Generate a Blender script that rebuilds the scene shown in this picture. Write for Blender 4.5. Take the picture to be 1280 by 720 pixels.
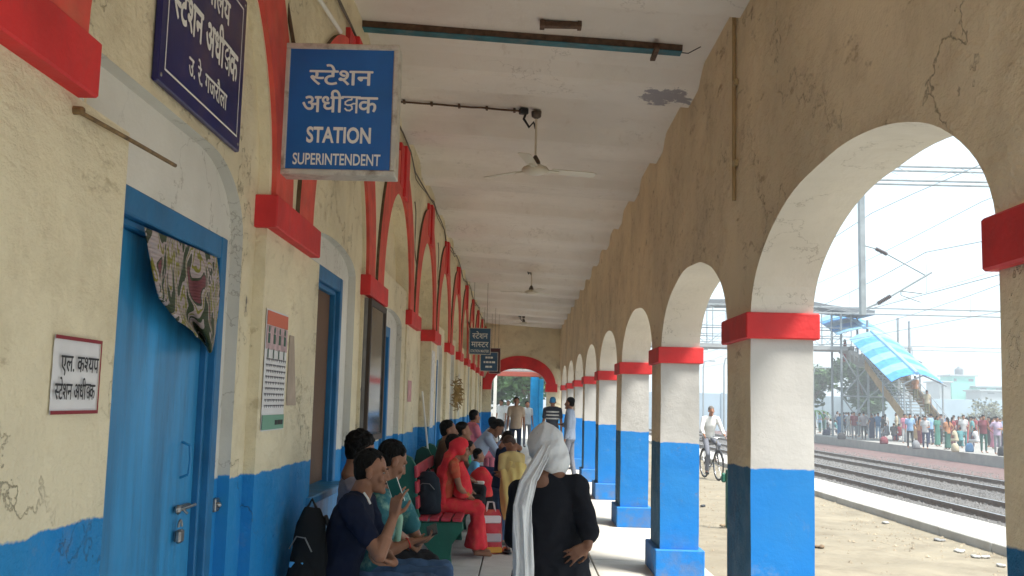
import bpy, bmesh, math, random
from math import sin, cos, pi, radians, sqrt, atan2
from mathutils import Vector, Matrix, noise
random.seed(7)
for o in list(bpy.data.objects): bpy.data.objects.remove(o)
S = bpy.context.scene
COL = S.collection

# ------------------------------------------------------------------ camera
CAM_H = 1.65
F_PX, YAW, PITCH, ROLL = 1258.3, -0.0099, 0.1124, 0.0248
fw = Vector((sin(YAW)*cos(PITCH), cos(YAW)*cos(PITCH), sin(PITCH)))
r0 = Vector((cos(YAW), -sin(YAW), 0)); u0 = r0.cross(fw)
R_ = r0*cos(ROLL)+u0*sin(ROLL); U_ = -r0*sin(ROLL)+u0*cos(ROLL)
cd = bpy.data.cameras.new('camera'); cam = bpy.data.objects.new('camera', cd); COL.objects.link(cam)
cd.sensor_width = 36; cd.lens = F_PX/1280*36; cd.clip_start = .05; cd.clip_end = 5000
cam.matrix_world = Matrix(((R_.x, U_.x, -fw.x, 0), (R_.y, U_.y, -fw.y, 0), (R_.z, U_.z, -fw.z, CAM_H), (0, 0, 0, 1)))
S.camera = cam

# ------------------------------------------------------------------ sky, sun, exposure
SUN_EL, SUN_AZ = radians(62), radians(128)     # azimuth clockwise from +Y: high, behind the camera on the track side
W = bpy.data.worlds.new('World'); S.world = W; W.use_nodes = True
nt = W.node_tree; nt.nodes.clear()
sky = nt.nodes.new('ShaderNodeTexSky'); sky.sky_type = 'NISHITA'; sky.sun_disc = False
sky.sun_elevation = SUN_EL; sky.sun_rotation = SUN_AZ; sky.dust_density = 4; sky.air_density = 1.0; sky.ozone_density = 1
mx = nt.nodes.new('ShaderNodeMix'); mx.data_type = 'RGBA'; mx.inputs[0].default_value = .88
mx.inputs[7].default_value = (2.05, 2.5, 2.75, 1)      # milky overcast veil over the blue
bg = nt.nodes.new('ShaderNodeBackground'); bg.inputs[1].default_value = .085
wo = nt.nodes.new('ShaderNodeOutputWorld')
nt.links.new(sky.outputs[0], mx.inputs[6]); nt.links.new(mx.outputs[2], bg.inputs[0]); nt.links.new(bg.outputs[0], wo.inputs[0])
sl = bpy.data.lights.new('sun', 'SUN'); sl.energy = 1.3; sl.angle = radians(15); sl.color = (1, .95, .87)
so = bpy.data.objects.new('sun', sl); COL.objects.link(so)
sd = Vector((sin(SUN_AZ)*cos(SUN_EL), cos(SUN_AZ)*cos(SUN_EL), sin(SUN_EL)))
so.rotation_euler = sd.to_track_quat('Z', 'Y').to_euler()
S.view_settings.view_transform = 'Standard'; S.view_settings.look = 'None'
S.view_settings.exposure = 2.75; S.view_settings.gamma = 1
S.render.engine = 'CYCLES'; S.cycles.max_bounces = 10; S.cycles.diffuse_bounces = 7

# ------------------------------------------------------------------ helpers
def ray(x, y):
    return R_*((x-640)/F_PX) - U_*((y-360)/F_PX) + fw
def at(x, y, X=None, Y=None, Z=None):
    """a point of the place under pixel x, y of the 1280x720 photograph, on one plane"""
    d = ray(x, y)
    t = X/d.x if X is not None else (Y/d.y if Y is not None else (Z-CAM_H)/d.z)
    return Vector((0, 0, CAM_H)) + d*t

def tag(o, label=None, cat=None, group=None, kind=None):
    if label: o['label'] = label
    if cat: o['category'] = cat
    if group: o['group'] = group
    if kind: o['kind'] = kind
    return o
def empty(name, loc=(0, 0, 0), rz=0, label=None, cat=None, group=None):
    o = bpy.data.objects.new(name, None); COL.objects.link(o); o.location = loc; o.rotation_euler.z = rz
    o.empty_display_size = .2
    return tag(o, label, cat, group)

MATS = {}
def _n(nt, t, **kw):
    n = nt.nodes.new(t)
    for k, v in kw.items(): setattr(n, k, v)
    return n
def mat(name, col, rough=.8, bump=.0, bscale=30, var=.0, vscale=4, metal=0, dark=None, dscale=3, damt=.5, stretch=None, spec=.4, trans=0, emit=None, sss=0):
    """plain procedural material: base colour with noise variation, optional stain colour, noise bump"""
    if name in MATS: return MATS[name]
    m = bpy.data.materials.new(name); m.use_nodes = True; nt = m.node_tree; b = nt.nodes['Principled BSDF']
    b.inputs['Base Color'].default_value = (*col, 1); b.inputs['Roughness'].default_value = rough
    b.inputs['Metallic'].default_value = metal; b.inputs['Specular IOR Level'].default_value = spec
    if trans: b.inputs['Transmission Weight'].default_value = trans
    if emit: b.inputs['Emission Color'].default_value = (*emit[0], 1); b.inputs['Emission Strength'].default_value = emit[1]
    tc = _n(nt, 'ShaderNodeTexCoord'); mp = _n(nt, 'ShaderNodeMapping'); nt.links.new(tc.outputs['Object'], mp.inputs[0])
    if stretch: mp.inputs['Scale'].default_value = stretch
    cur = None
    if var:
        n = _n(nt, 'ShaderNodeTexNoise'); n.inputs['Scale'].default_value = vscale; n.inputs['Detail'].default_value = 5
        nt.links.new(mp.outputs[0], n.inputs[0])
        mr = _n(nt, 'ShaderNodeMapRange'); mr.inputs[3].default_value = 1-var; mr.inputs[4].default_value = 1+var; mr.inputs[1].default_value = .3; mr.inputs[2].default_value = .7
        nt.links.new(n.outputs[0], mr.inputs[0])
        mm = _n(nt, 'ShaderNodeVectorMath', operation='SCALE'); mm.inputs[0].default_value = col
        nt.links.new(mr.outputs[0], mm.inputs['Scale']); cur = mm.outputs[0]
    if dark:
        n = _n(nt, 'ShaderNodeTexNoise'); n.inputs['Scale'].default_value = dscale; n.inputs['Detail'].default_value = 8; n.inputs['Roughness'].default_value = .65
        nt.links.new(mp.outputs[0], n.inputs[0])
        mr = _n(nt, 'ShaderNodeMapRange'); mr.inputs[1].default_value = .5; mr.inputs[2].default_value = .72; mr.inputs[4].default_value = damt
        nt.links.new(n.outputs[0], mr.inputs[0])
        mi = _n(nt, 'ShaderNodeMix', data_type='RGBA'); nt.links.new(mr.outputs[0], mi.inputs[0])
        if cur: nt.links.new(cur, mi.inputs[6])
        else: mi.inputs[6].default_value = (*col, 1)
        mi.inputs[7].default_value = (*dark, 1); cur = mi.outputs[2]
    if cur: nt.links.new(cur, b.inputs['Base Color'])
    if bump:
        n = _n(nt, 'ShaderNodeTexNoise'); n.inputs['Scale'].default_value = bscale; n.inputs['Detail'].default_value = 6
        nt.links.new(mp.outputs[0], n.inputs[0])
        bp = _n(nt, 'ShaderNodeBump'); bp.inputs['Strength'].default_value = bump; bp.inputs['Distance'].default_value = .02
        nt.links.new(n.outputs[0], bp.inputs['Height']); nt.links.new(bp.outputs[0], b.inputs['Normal'])
    MATS[name] = m; return m

def wall_mat(name, upper, lower, zs=1.272, stk=None, patch=None, scuff=.22, stain=(.25, .2, .12), samt=.35, chips=(.12, .11, .10), camt=.0, cth=.66, bump=.5, grime=(.2, .17, .12), ups=.8, rib=0):
    """painted plaster: colour above a hand painted line, dado colour below it, stains, chipped spots, trowel relief"""
    m = bpy.data.materials.new(name); m.use_nodes = True; nt = m.node_tree; b = nt.nodes['Principled BSDF']; L = nt.links.new
    b.inputs['Specular IOR Level'].default_value = .25
    g = _n(nt, 'ShaderNodeNewGeometry'); sp = _n(nt, 'ShaderNodeSeparateXYZ'); L(g.outputs['Position'], sp.inputs[0])
    def nz(scale, det=5, rough=.55, st=None, src=None):
        n = _n(nt, 'ShaderNodeTexNoise'); n.inputs['Scale'].default_value = scale; n.inputs['Detail'].default_value = det; n.inputs['Roughness'].default_value = rough
        if st:
            mp = _n(nt, 'ShaderNodeMapping'); mp.inputs['Scale'].default_value = st[0]; mp.inputs['Rotation'].default_value = st[1]; L(g.outputs['Position'], mp.inputs[0]); L(mp.outputs[0], n.inputs[0])
        else: L(g.outputs['Position'], n.inputs[0])
        return n.outputs[0]
    def mr(src, a, b_, c, d):
        n = _n(nt, 'ShaderNodeMapRange'); n.inputs[1].default_value = a; n.inputs[2].default_value = b_; n.inputs[3].default_value = c; n.inputs[4].default_value = d; L(src, n.inputs[0]); return n.outputs[0]
    def mixc(f, a, b_):
        n = _n(nt, 'ShaderNodeMix', data_type='RGBA'); L(f, n.inputs[0])
        for i, c in ((6, a), (7, b_)):
            if isinstance(c, tuple): n.inputs[i].default_value = (*c, 1)
            else: L(c, n.inputs[i])
        return n.outputs[2]
    def mul(a, k):
        n = _n(nt, 'ShaderNodeMath', operation='MULTIPLY'); L(a, n.inputs[0])
        if isinstance(k, (int, float)): n.inputs[1].default_value = k
        else: L(k, n.inputs[1])
        return n.outputs[0]
    up2 = tuple(c*.8 for c in upper); lo2 = (lower[0]*1.6+.01, lower[1]*1.12, lower[2]*.95)
    cu = mixc(mr(nz(ups), .35, .65, 0, 1), upper, up2)
    cu = mixc(mul(mr(nz(2.3, 9, .7), .52, .74, 0, 1), samt), cu, stain)
    st = nz(7, 9, .72, ((1, .35, .9), (.5, 0, 0)))
    cu = mixc(mul(mr(st, .60, .66, 0, 1), stk or samt*1.2), cu, stain)
    if patch:
        vd = _n(nt, 'ShaderNodeVectorMath', operation='DISTANCE'); L(g.outputs['Position'], vd.inputs[0]); vd.inputs[1].default_value = patch[0]
        pa = _n(nt, 'ShaderNodeMath', operation='ADD'); L(mr(vd.outputs['Value'], 0, patch[1], .28, -.25), pa.inputs[0]); L(nz(7, 8, .7), pa.inputs[1])
        cu = mixc(mul(mr(pa.outputs[0], .60, .63, 0, 1), .8), cu, patch[2])
    cl = mixc(mr(nz(1.7, 6), .35, .7, 0, 1), lower, lo2)
    cl = mixc(mul(mr(nz(5, 9, .75), .58, .68, 0, 1), scuff), cl, (.25, .28, .3)); cl = mixc(mul(mr(nz(14, 8, .8, ((1, 1, .2), (0, 0, 0))), .62, .7, 0, 1), scuff*1.3), cl, (.03, .10, .22))
    zn = _n(nt, 'ShaderNodeMath', operation='ADD'); L(sp.outputs[2], zn.inputs[0]); L(mr(nz(2.3, 9, .72), .3, .7, -.016, .016), zn.inputs[1])
    col = mixc(mr(zn.outputs[0], zs-.004, zs+.004, 0, 1), cl, cu)
    if camt: col = mixc(mul(mr(nz(3.6, 6, .6), cth, cth+.015, 0, 1), camt), col, chips)
    nc = nz(1.5, 7, .6); ab = _n(nt, 'ShaderNodeMath', operation='SUBTRACT'); L(nc, ab.inputs[0]); ab.inputs[1].default_value = .5
    ab2 = _n(nt, 'ShaderNodeMath', operation='ABSOLUTE'); L(ab.outputs[0], ab2.inputs[0])
    crack = mul(mr(ab2.outputs[0], .0012, .0042, 1, 0), mr(nz(.8, 3), .47, .56, 0, 1))
    col = mixc(mul(crack, .38), col, tuple(c*.45 for c in stain))
    # splashed dirt near the floor
    dz = mul(mr(sp.outputs[2], .0, .45, 1, 0), mr(nz(6, 6, .7), .4, .65, 0, 1))
    col = mixc(mul(dz, .55), col, grime)
    L(col, b.inputs['Base Color'])
    L(mr(nz(9), .3, .7, .55, .85), b.inputs['Roughness'])
    h1 = mul(nz(3.6, 10, .62, ((1, .55, 1), (.4, 0, 0))), mr(nz(.9, 3), .4, .62, .25, 1.25)); h2 = nz(45, 4)
    ad = _n(nt, 'ShaderNodeMath', operation='ADD'); L(mul(h1, 1.6), ad.inputs[0]); L(mul(h2, .12), ad.inputs[1]); hh = ad.outputs[0]
    ac = _n(nt, 'ShaderNodeMath', operation='SUBTRACT'); L(hh, ac.inputs[0]); L(mul(crack, .25), ac.inputs[1]); hh = ac.outputs[0]
    if camt:
        a2 = _n(nt, 'ShaderNodeMath', operation='SUBTRACT'); L(hh, a2.inputs[0]); L(mul(mr(nz(3.6, 6, .6), cth-.02, cth, 0, 1), .3), a2.inputs[1]); hh = a2.outputs[0]
    bp = _n(nt, 'ShaderNodeBump'); bp.inputs['Strength'].default_value = bump; bp.inputs['Distance'].default_value = .05
    L(hh, bp.inputs['Height']); L(bp.outputs[0], b.inputs['Normal'])
    MATS[name] = m; return m

class MB:
    def __init__(s): s.v = []; s.f = []; s.m = []
    def quadstrip(s, A, B, mi=0):
        i = len(s.v); n = len(A); s.v += [tuple(p) for p in A]+[tuple(p) for p in B]
        for k in range(n-1): s.f.append((i+k, i+k+1, i+n+k+1, i+n+k)); s.m.append(mi)
    def poly(s, P, mi=0):
        i = len(s.v); s.v += [tuple(p) for p in P]; s.f.append(tuple(range(i, i+len(P)))); s.m.append(mi)
    def box(s, a, b, mi=0, M=None, mis=None):
        x0, y0, z0 = a; x1, y1, z1 = b; i = len(s.v)
        P = [Vector(p) for p in ((x0,y0,z0),(x1,y0,z0),(x1,y1,z0),(x0,y1,z0),(x0,y0,z1),(x1,y0,z1),(x1,y1,z1),(x0,y1,z1))]
        if M: P = [M @ p for p in P]
        s.v += [tuple(p) for p in P]
        F = [(0,3,2,1),(4,5,6,7),(0,1,5,4),(1,2,6,5),(2,3,7,6),(3,0,4,7)]   # bottom, top, -Y, +X, +Y, -X
        for k, f in enumerate(F): s.f.append(tuple(i+q for q in f)); s.m.append(mis[k] if mis else mi)
        return s
    def cbox(s, a, b, c=.006, mi=0, M=None):
        """box with chamfered edges (24 verts)"""
        x0, y0, z0 = a; x1, y1, z1 = b; bm = bmesh.new(); bmesh.ops.create_cube(bm, size=1)
        for v in bm.verts: v.co = Vector(((x0+x1)/2+v.co.x*(x1-x0), (y0+y1)/2+v.co.y*(y1-y0), (z0+z1)/2+v.co.z*(z1-z0)))
        bmesh.ops.bevel(bm, geom=bm.edges[:], offset=c, segments=1, affect='EDGES'); return s.add_bm(bm, mi, M)
    def add_bm(s, bm, mi=0, M=None):
        i = len(s.v); bm.verts.index_update()
        for v in bm.verts: s.v.append(tuple(M @ v.co if M else v.co))
        for f in bm.faces: s.f.append(tuple(i+v.index for v in f.verts)); s.m.append(mi)
        bm.free(); return s
    def tube(s, P, r, n=8, mi=0, closed=False):
        P = [Vector(p) for p in P]; rr = r if isinstance(r, (list, tuple)) else [r]*len(P)
        i0 = len(s.v); N = len(P); up = None
        for k, p in enumerate(P):
            if closed: t = (P[(k+1) % N]-P[k-1]).normalized()
            else: t = (P[min(k+1, N-1)]-P[max(k-1, 0)]).normalized()
            if up is None: up = t.orthogonal().normalized()
            a = (up - t*up.dot(t)); a = a.normalized() if a.length > 1e-6 else t.orthogonal().normalized(); up = a; b = t.cross(a)
            for j in range(n): q = p+(a*cos(2*pi*j/n)+b*sin(2*pi*j/n))*rr[k]; s.v.append(tuple(q))
        for k in range(N if closed else N-1):
            k2 = (k+1) % N
            for j in range(n): s.f.append((i0+k*n+j, i0+k*n+(j+1) % n, i0+k2*n+(j+1) % n, i0+k2*n+j)); s.m.append(mi)
        if not closed:
            s.f.append(tuple(i0+j for j in reversed(range(n)))); s.m.append(mi)
            s.f.append(tuple(i0+(N-1)*n+j for j in range(n))); s.m.append(mi)
        return s
    def ell(s, c, r, M=None, nu=12, nv=8, mi=0):
        if not hasattr(r, '__len__'): r = (r, r, r)
        c = Vector(c); i0 = len(s.v)
        def pt(x, y, z):
            q = Vector((x*r[0], y*r[1], z*r[2]))
            if M: q = M @ q
            return tuple(c+q)
        s.v.append(pt(0, 0, 1))
        for k in range(1, nv):
            a = pi*k/nv
            for j in range(nu): b = 2*pi*j/nu; s.v.append(pt(sin(a)*cos(b), sin(a)*sin(b), cos(a)))
        s.v.append(pt(0, 0, -1)); e = len(s.v)-1
        for j in range(nu):
            s.f.append((i0, i0+1+j, i0+1+(j+1) % nu)); s.m.append(mi)
            q = i0+1+(nv-2)*nu; s.f.append((e, q+(j+1) % nu, q+j)); s.m.append(mi)
        for k in range(nv-2):
            for j in range(nu):
                a = i0+1+k*nu; s.f.append((a+j, a+nu+j, a+nu+(j+1) % nu, a+(j+1) % nu)); s.m.append(mi)
        return s
    def cap(s, p, q, r1, r2, n=10):
        p = Vector(p); q = Vector(q); d = (q-p)
        if d.length < 1e-5: return s.ell(p, r1)
        t = d.normalized(); P = []; R = []
        for a in (-80, -50, -20): P.append(p+t*r1*sin(radians(a))); R.append(r1*cos(radians(a)))
        for a in (20, 50, 80): P.append(q+t*r2*sin(radians(a))); R.append(r2*cos(radians(a)))
        return s.tube(P, R, n)
    def chain(s, P, R, n=10):
        for k in range(len(P)-1): s.cap(P[k], P[k+1], R[k], R[k+1], n)
        return s
    def loft(s, secs, ax, n=18, fold=None):
        """secs: (centre, half width along ax, half depth); closed solid along the run of centres"""
        C = [Vector(q[0]) for q in secs]; i0 = len(s.v); N = len(C)
        for k, (c, a, b) in enumerate(secs):
            t = (C[min(k+1, N-1)]-C[max(k-1, 0)]).normalized(); A = Vector(ax[k] if isinstance(ax, list) else ax); A = (A-t*A.dot(t)).normalized(); B = t.cross(A)
            for j in range(n):
                g = 2*pi*j/n; m = 1+(fold(k, g) if fold else 0)
                s.v.append(tuple(C[k]+A*a*cos(g)*m+B*b*sin(g)*m))
        for k in range(N-1):
            for j in range(n): s.f.append((i0+k*n+j, i0+k*n+(j+1) % n, i0+(k+1)*n+(j+1) % n, i0+(k+1)*n+j)); s.m.append(0)
        s.f.append(tuple(i0+j for j in reversed(range(n)))); s.m.append(0)
        s.f.append(tuple(i0+(N-1)*n+j for j in range(n))); s.m.append(0)
        return s
    def lathe(s, c, prof, n=16, mi=0, M=None):
        c = Vector(c); i0 = len(s.v)
        for r, z in prof:
            for j in range(n):
                q = Vector((r*cos(2*pi*j/n), r*sin(2*pi*j/n), z)); s.v.append(tuple(c+(M @ q if M else q)))
        N = len(prof)
        for k in range(N-1):
            for j in range(n): s.f.append((i0+k*n+j, i0+k*n+(j+1) % n, i0+(k+1)*n+(j+1) % n, i0+(k+1)*n+j)); s.m.append(mi)
        s.f.append(tuple(i0+j for j in reversed(range(n)))); s.m.append(mi)
        s.f.append(tuple(i0+(N-1)*n+j for j in range(n))); s.m.append(mi)
        return s
    def extr(s, poly, o, ax, ay, an, t, mi=0, mside=None):
        """flat outline (list of 2-D points on axes ax, ay from o) extruded by t along an"""
        o, ax, ay, an = Vector(o), Vector(ax), Vector(ay), Vector(an); n = len(poly); i = len(s.v)
        A = [o+ax*p[0]+ay*p[1] for p in poly]; B = [p+an*t for p in A]; s.v += [tuple(p) for p in A+B]
        s.f.append(tuple(i+k for k in reversed(range(n)))); s.m.append(mi)
        s.f.append(tuple(i+n+k for k in range(n))); s.m.append(mi)
        for k in range(n): s.f.append((i+k, i+(k+1) % n, i+n+(k+1) % n, i+n+k)); s.m.append(mi if mside is None else mside)
        return s
    def mesh(s, name, mats, smooth=False, fix=True):
        me = bpy.data.meshes.new(name); me.from_pydata(s.v, [], s.f)
        if not isinstance(mats, (list, tuple)): mats = [mats]
        for m in mats: me.materials.append(m)
        me.polygons.foreach_set('material_index', s.m)
        if fix:
            bm = bmesh.new(); bm.from_mesh(me); bmesh.ops.recalc_face_normals(bm, faces=bm.faces[:]); bm.to_mesh(me); bm.free()
        if smooth: me.polygons.foreach_set('use_smooth', [True]*len(me.polygons))
        me.update(); return me
    def build(s, name, mats, parent=None, smooth=False, fix=True):
        return link(name, s.mesh(name, mats, smooth, fix), parent)
def link(name, me, parent=None, loc=None, rz=0):
    o = bpy.data.objects.new(name, me); COL.objects.link(o)
    if parent: o.parent = parent
    if loc is not None: o.location = loc
    o.rotation_euler.z = rz
    return o
def structure(o): o['kind'] = 'structure'; return o
def remeshed(mb, voxel, m, smooth=2, disp=None, name='m'):
    """join overlapping closed pieces into one continuous skin"""
    me = mb.mesh('tmp', m); o = bpy.data.objects.new('tmp', me); COL.objects.link(o)
    md = o.modifiers.new('r', 'REMESH'); md.mode = 'VOXEL'; md.voxel_size = voxel; md.use_smooth_shade = True
    if smooth: sm = o.modifiers.new('s', 'SMOOTH'); sm.iterations = smooth; sm.factor = .5
    out = bpy.data.meshes.new_from_object(o.evaluated_get(bpy.context.evaluated_depsgraph_get()))
    bpy.data.objects.remove(o); bpy.data.meshes.remove(me); out.name = name
    out.materials.clear(); out.materials.append(m)
    if disp:
        N = [v.normal.copy() for v in out.vertices]
        for v, n in zip(out.vertices, N): v.co += n*disp(v.co)
    out.polygons.foreach_set('use_smooth', [True]*len(out.polygons)); out.update()
    return out

# ------------------------------------------------------------------ materials
CREAM = (.83, .745, .53); BLUE = (.010, .22, .56); RED = (.62, .028, .03)
M_cream = wall_mat('cream_plaster', CREAM, BLUE, camt=.85, cth=.69, samt=.38, bump=.9, stk=.5, stain=(.36, .28, .15))
M_tan = wall_mat('tan_arcade_plaster', (.86, .72, .48), (.012, .13, .27), zs=1.285, samt=.35, bump=1.0, stk=.65, stain=(.33, .22, .10))  # dado is the same blue darkened: corridor side shade and dirt put into the colour
M_white = wall_mat('white_lime_wash', (.52, .51, .485), (.006, .18, .56), zs=1.285, samt=.16, bump=.18, stain=(.4, .36, .28), camt=.4, cth=.74)
M_soffit = wall_mat('soffit_lime_wash', (.74, .70, .61), BLUE, zs=-9, samt=.12, bump=.25)
M_ceil = wall_mat('ceiling_lime_wash', (.86, .81, .74), BLUE, zs=-9, samt=.22, bump=.18, stain=(.5, .42, .33), camt=.5, cth=.77, chips=(.22, .21, .24), ups=.35, patch=((1.18, 8.25, 4.2), .5, (.20, .19, .22)))
M_niche = wall_mat('niche_white_plaster', (.76, .75, .69), BLUE, zs=1.272, samt=.1, bump=.15)
M_reveal = wall_mat('grey_white_reveal', (.70, .69, .63), BLUE, zs=1.285, samt=.15, bump=.2)
M_red = mat('red_paint', RED, .6, bump=.25, bscale=18, var=.18, vscale=3, dark=(.35, .06, .05), dscale=5, damt=.35)
M_bandred = mat('faded_red_paint', (.64, .085, .06), .7, bump=.3, bscale=14, var=.2, vscale=5, dark=(.5, .2, .12), dscale=6, damt=.4)
M_door = mat('blue_enamel_door', (.028, .26, .54), .42, bump=.25, bscale=5, var=.28, vscale=2.2, stretch=(1, 3, .35), dark=(.02, .06, .12), dscale=4, damt=.45)
M_frame = mat('blue_enamel_frame', (.012, .145, .33), .5, bump=.2, bscale=12, var=.2, vscale=5)
M_brown = mat('brown_shutter', (.115, .062, .034), .75, var=.15, vscale=2, bump=.1)
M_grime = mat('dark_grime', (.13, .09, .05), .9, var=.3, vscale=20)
M_steel = mat('dull_steel', (.32, .32, .31), .4, metal=.9, var=.2, vscale=30)
M_rust = mat('rusty_iron', (.11, .065, .04), .8, bump=.3, bscale=60, var=.4, vscale=20)
M_galv = mat('galvanised_steel', (.30, .33, .34), .55, metal=.4, var=.12, vscale=6)
M_teal = mat('teal_girder_paint', (.018, .12, .15), .6, bump=.2, bscale=20, var=.4, vscale=7, dark=(.25, .2, .15), dscale=9, damt=.5)
M_floor = mat('worn_concrete_paving', (.54, .52, .47), .75, bump=.25, bscale=14, var=.13, vscale=2.2, dark=(.36, .32, .26), dscale=2.5, damt=.5)
M_joint = mat('dirty_mortar_joint', (.14, .12, .09), .95, var=.2)
M_conc = mat('pale_concrete', (.26, .255, .24), .85, bump=.3, bscale=12, var=.1, vscale=2, dark=(.35, .32, .26), dscale=2, damt=.4)
M_coping = mat('whitewashed_coping', (.42, .41, .38), .85, bump=.3, bscale=14, var=.1, vscale=3, dark=(.25, .22, .17), dscale=1.6, damt=.5)
M_sand = mat('dusty_sand', (.235, .205, .15), .95, bump=.9, bscale=5, var=.14, vscale=1.1, dark=(.14, .115, .08), dscale=1.6, damt=.8)
M_plain = mat('dry_earth_plain', (.27, .25, .20), .95, bump=.3, bscale=.5, var=.2, vscale=.05)
M_ballast = mat('grey_ballast', (.11, .104, .10), .95, bump=1.0, bscale=14, var=.35, vscale=9)
M_redball = mat('reddish_ballast', (.135, .085, .08), .95, bump=1.0, bscale=14, var=.35, vscale=9)
M_stone = mat('ballast_stone', (.15, .143, .137), .9, var=.3, vscale=3)
M_rail = mat('rail_steel', (.13, .085, .06), .6, metal=.3, var=.3, vscale=8)
M_railtop = mat('polished_rail_head', (.5, .5, .5), .3, metal=.9)
M_sleeper = mat('concrete_sleeper', (.30, .29, .27), .9, var=.15, vscale=5)
M_white_paint = mat('white_enamel', (.75, .75, .72), .5, var=.05)
M_black = mat('black_plastic', (.012, .012, .013), .45)
M_paper = mat('white_paper', (.72, .72, .73), .8, var=.05, vscale=8)
M_ink = mat('black_ink', (.03, .03, .035), .8)
M_letter = mat('white_lettering', (.78, .78, .74), .6)
M_signblue = mat('blue_sign_face', (.012, .125, .42), .35, var=.12, vscale=4, dark=(.03, .13, .30), dscale=3, damt=.4)
M_navy = mat('navy_enamel_board', (.016, .014, .10), .4, var=.25, vscale=3, dark=(.12, .07, .06), dscale=1.6, damt=.7)
M_alum = mat('weathered_aluminium', (.60, .57, .50), .5, metal=.3, var=.2, vscale=9, dark=(.14, .09, .05), dscale=9, damt=.9)
M_signdark = mat('dark_blue_sign_face', (.03, .10, .20), .45, var=.15, vscale=5)
M_green = mat('green_bench_paint', (.008, .105, .065), .5, bump=.15, bscale=20, var=.15, vscale=5)
M_slat = mat('red_bench_slat', (.42, .03, .045), .55, var=.2, vscale=8)

# ------------------------------------------------------------------ ground, platform, tracks
XR, XR2 = 1.40, 1.78            # corridor face and outer face of the arcade wall
PY0, PS, PD = 6.14, 3.884, .69   # first pier near face, spacing, pier length
YE = 35.6                        # end wall
YB = -1.0                        # unseen verandah end, cut open here to let in daylight from behind the camera
g = MB(); g.poly([(-900, -600, -.78), (1500, -600, -.78), (1500, 700, -.78), (-900, 700, -.78)])
structure(g.build('ground', M_plain))
# base of verandah and near platform
g = MB(); g.box((-9, -30, -.775), (1.98, 140, -.03)); structure(g.build('verandah_base', M_joint))
g = MB(); n = 330; ys = [4+(30*i/n) for i in range(n+1)]; ys = [-30, -15, -5]+ys+[40, 55, 80, 140]
for y0, y1 in zip(ys[:-1], ys[1:]):                # uneven trodden sand
    for j in range(44):
        x0, x1 = 1.98+4.4*j/44, 1.98+4.4*(j+1)/44
        h = lambda x, y: -.13+(.035*noise.noise(Vector((x*.7, y*.35, 3)))+.020*noise.noise(Vector((x*2.3, y*2.1, 8)))+.012*abs(noise.noise(Vector((x*6, y*6, 5)))))*min(1, (x-1.9))*min(1, max(0, 6.25-x))
        g.poly([(x0, y0, h(x0, y0)), (x1, y0, h(x1, y0)), (x1, y1, h(x1, y1)), (x0, y1, h(x0, y1))])
sand = structure(g.build('sand_platform', M_sand))
bm = bmesh.new(); bm.from_mesh(sand.data); bmesh.ops.remove_doubles(bm, verts=bm.verts[:], dist=.001); bm.to_mesh(sand.data); bm.free()
g = MB(); g.box((1.98, -30, -.775), (7.25, 140, -.20)); structure(g.build('platform_core', M_conc))
g = MB()
for k in range(100):
    y = -25+k*1.6; h = random.uniform(-.006, .006); g.cbox((6.16+random.uniform(-.012, .012), y+.006, -.3), (7.22, y+1.594, -.01+h), .012)
structure(g.build('platform_edge_coping', M_coping))
g = MB(); g.box((7.31, -40, -.77), (18.2, 400, -.70)); structure(g.build('track_bed', M_ballast))
g = MB(); g.box((17.3, -40, -.765), (21.0, 400, -.69)); structure(g.build('red_ballast_strip', M_redball))
g = MB(); g.box((21.0, -40, -.775), (33, 400, -.20)); structure(g.build('far_platform', M_conc))
# loose ballast stones
g = MB(); stn = [(1, 0, 0), (-1, 0, 0), (0, 1, 0), (0, -1, 0), (0, 0, 1)]
for k in range(15000):
    y = 18+62*random.random()**1.6; x = random.uniform(9.2, 18.6); r = random.uniform(.025, .055); i = len(g.v); a = random.uniform(0, 6.28)
    for (px, py, pz) in stn: g.v.append((x+(px*cos(a)-py*sin(a))*r*random.uniform(.7, 1.3), y+(px*sin(a)+py*cos(a))*r*random.uniform(.7, 1.3), -.70+pz*r))
    for f in ((0, 2, 4), (2, 1, 4), (1, 3, 4), (3, 0, 4)): g.f.append(tuple(i+q for q in f)); g.m.append(0)
tag(g.build('ballast_stones', M_stone, fix=False), 'loose grey ballast stones between the rails', 'gravel', kind='stuff')
g = MB()
for k in range(7000):
    x = random.uniform(2.1, 6.15); y = 6+34*random.random(); r = random.uniform(.004, .016) if random.random() < .9 else random.uniform(.02, .035)
    if random.random() < .35: x = random.uniform(5.0, 6.2)
    i = len(g.v); a = random.uniform(0, 6.28)
    for (px, py, pz) in stn: g.v.append((x+(px*cos(a)-py*sin(a))*r*random.uniform(.7, 1.3), y+(px*sin(a)+py*cos(a))*r, -.13+pz*r*.8))
    for f in ((0, 2, 4), (2, 1, 4), (1, 3, 4), (3, 0, 4)): g.f.append(tuple(i+q for q in f)); g.m.append(0)
tag(g.build('pebbles', mat('pebble', (.3, .25, .18), .9, var=.4, vscale=2), fix=False), 'pebbles and grit scattered over the sandy platform', 'gravel', kind='stuff')

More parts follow.
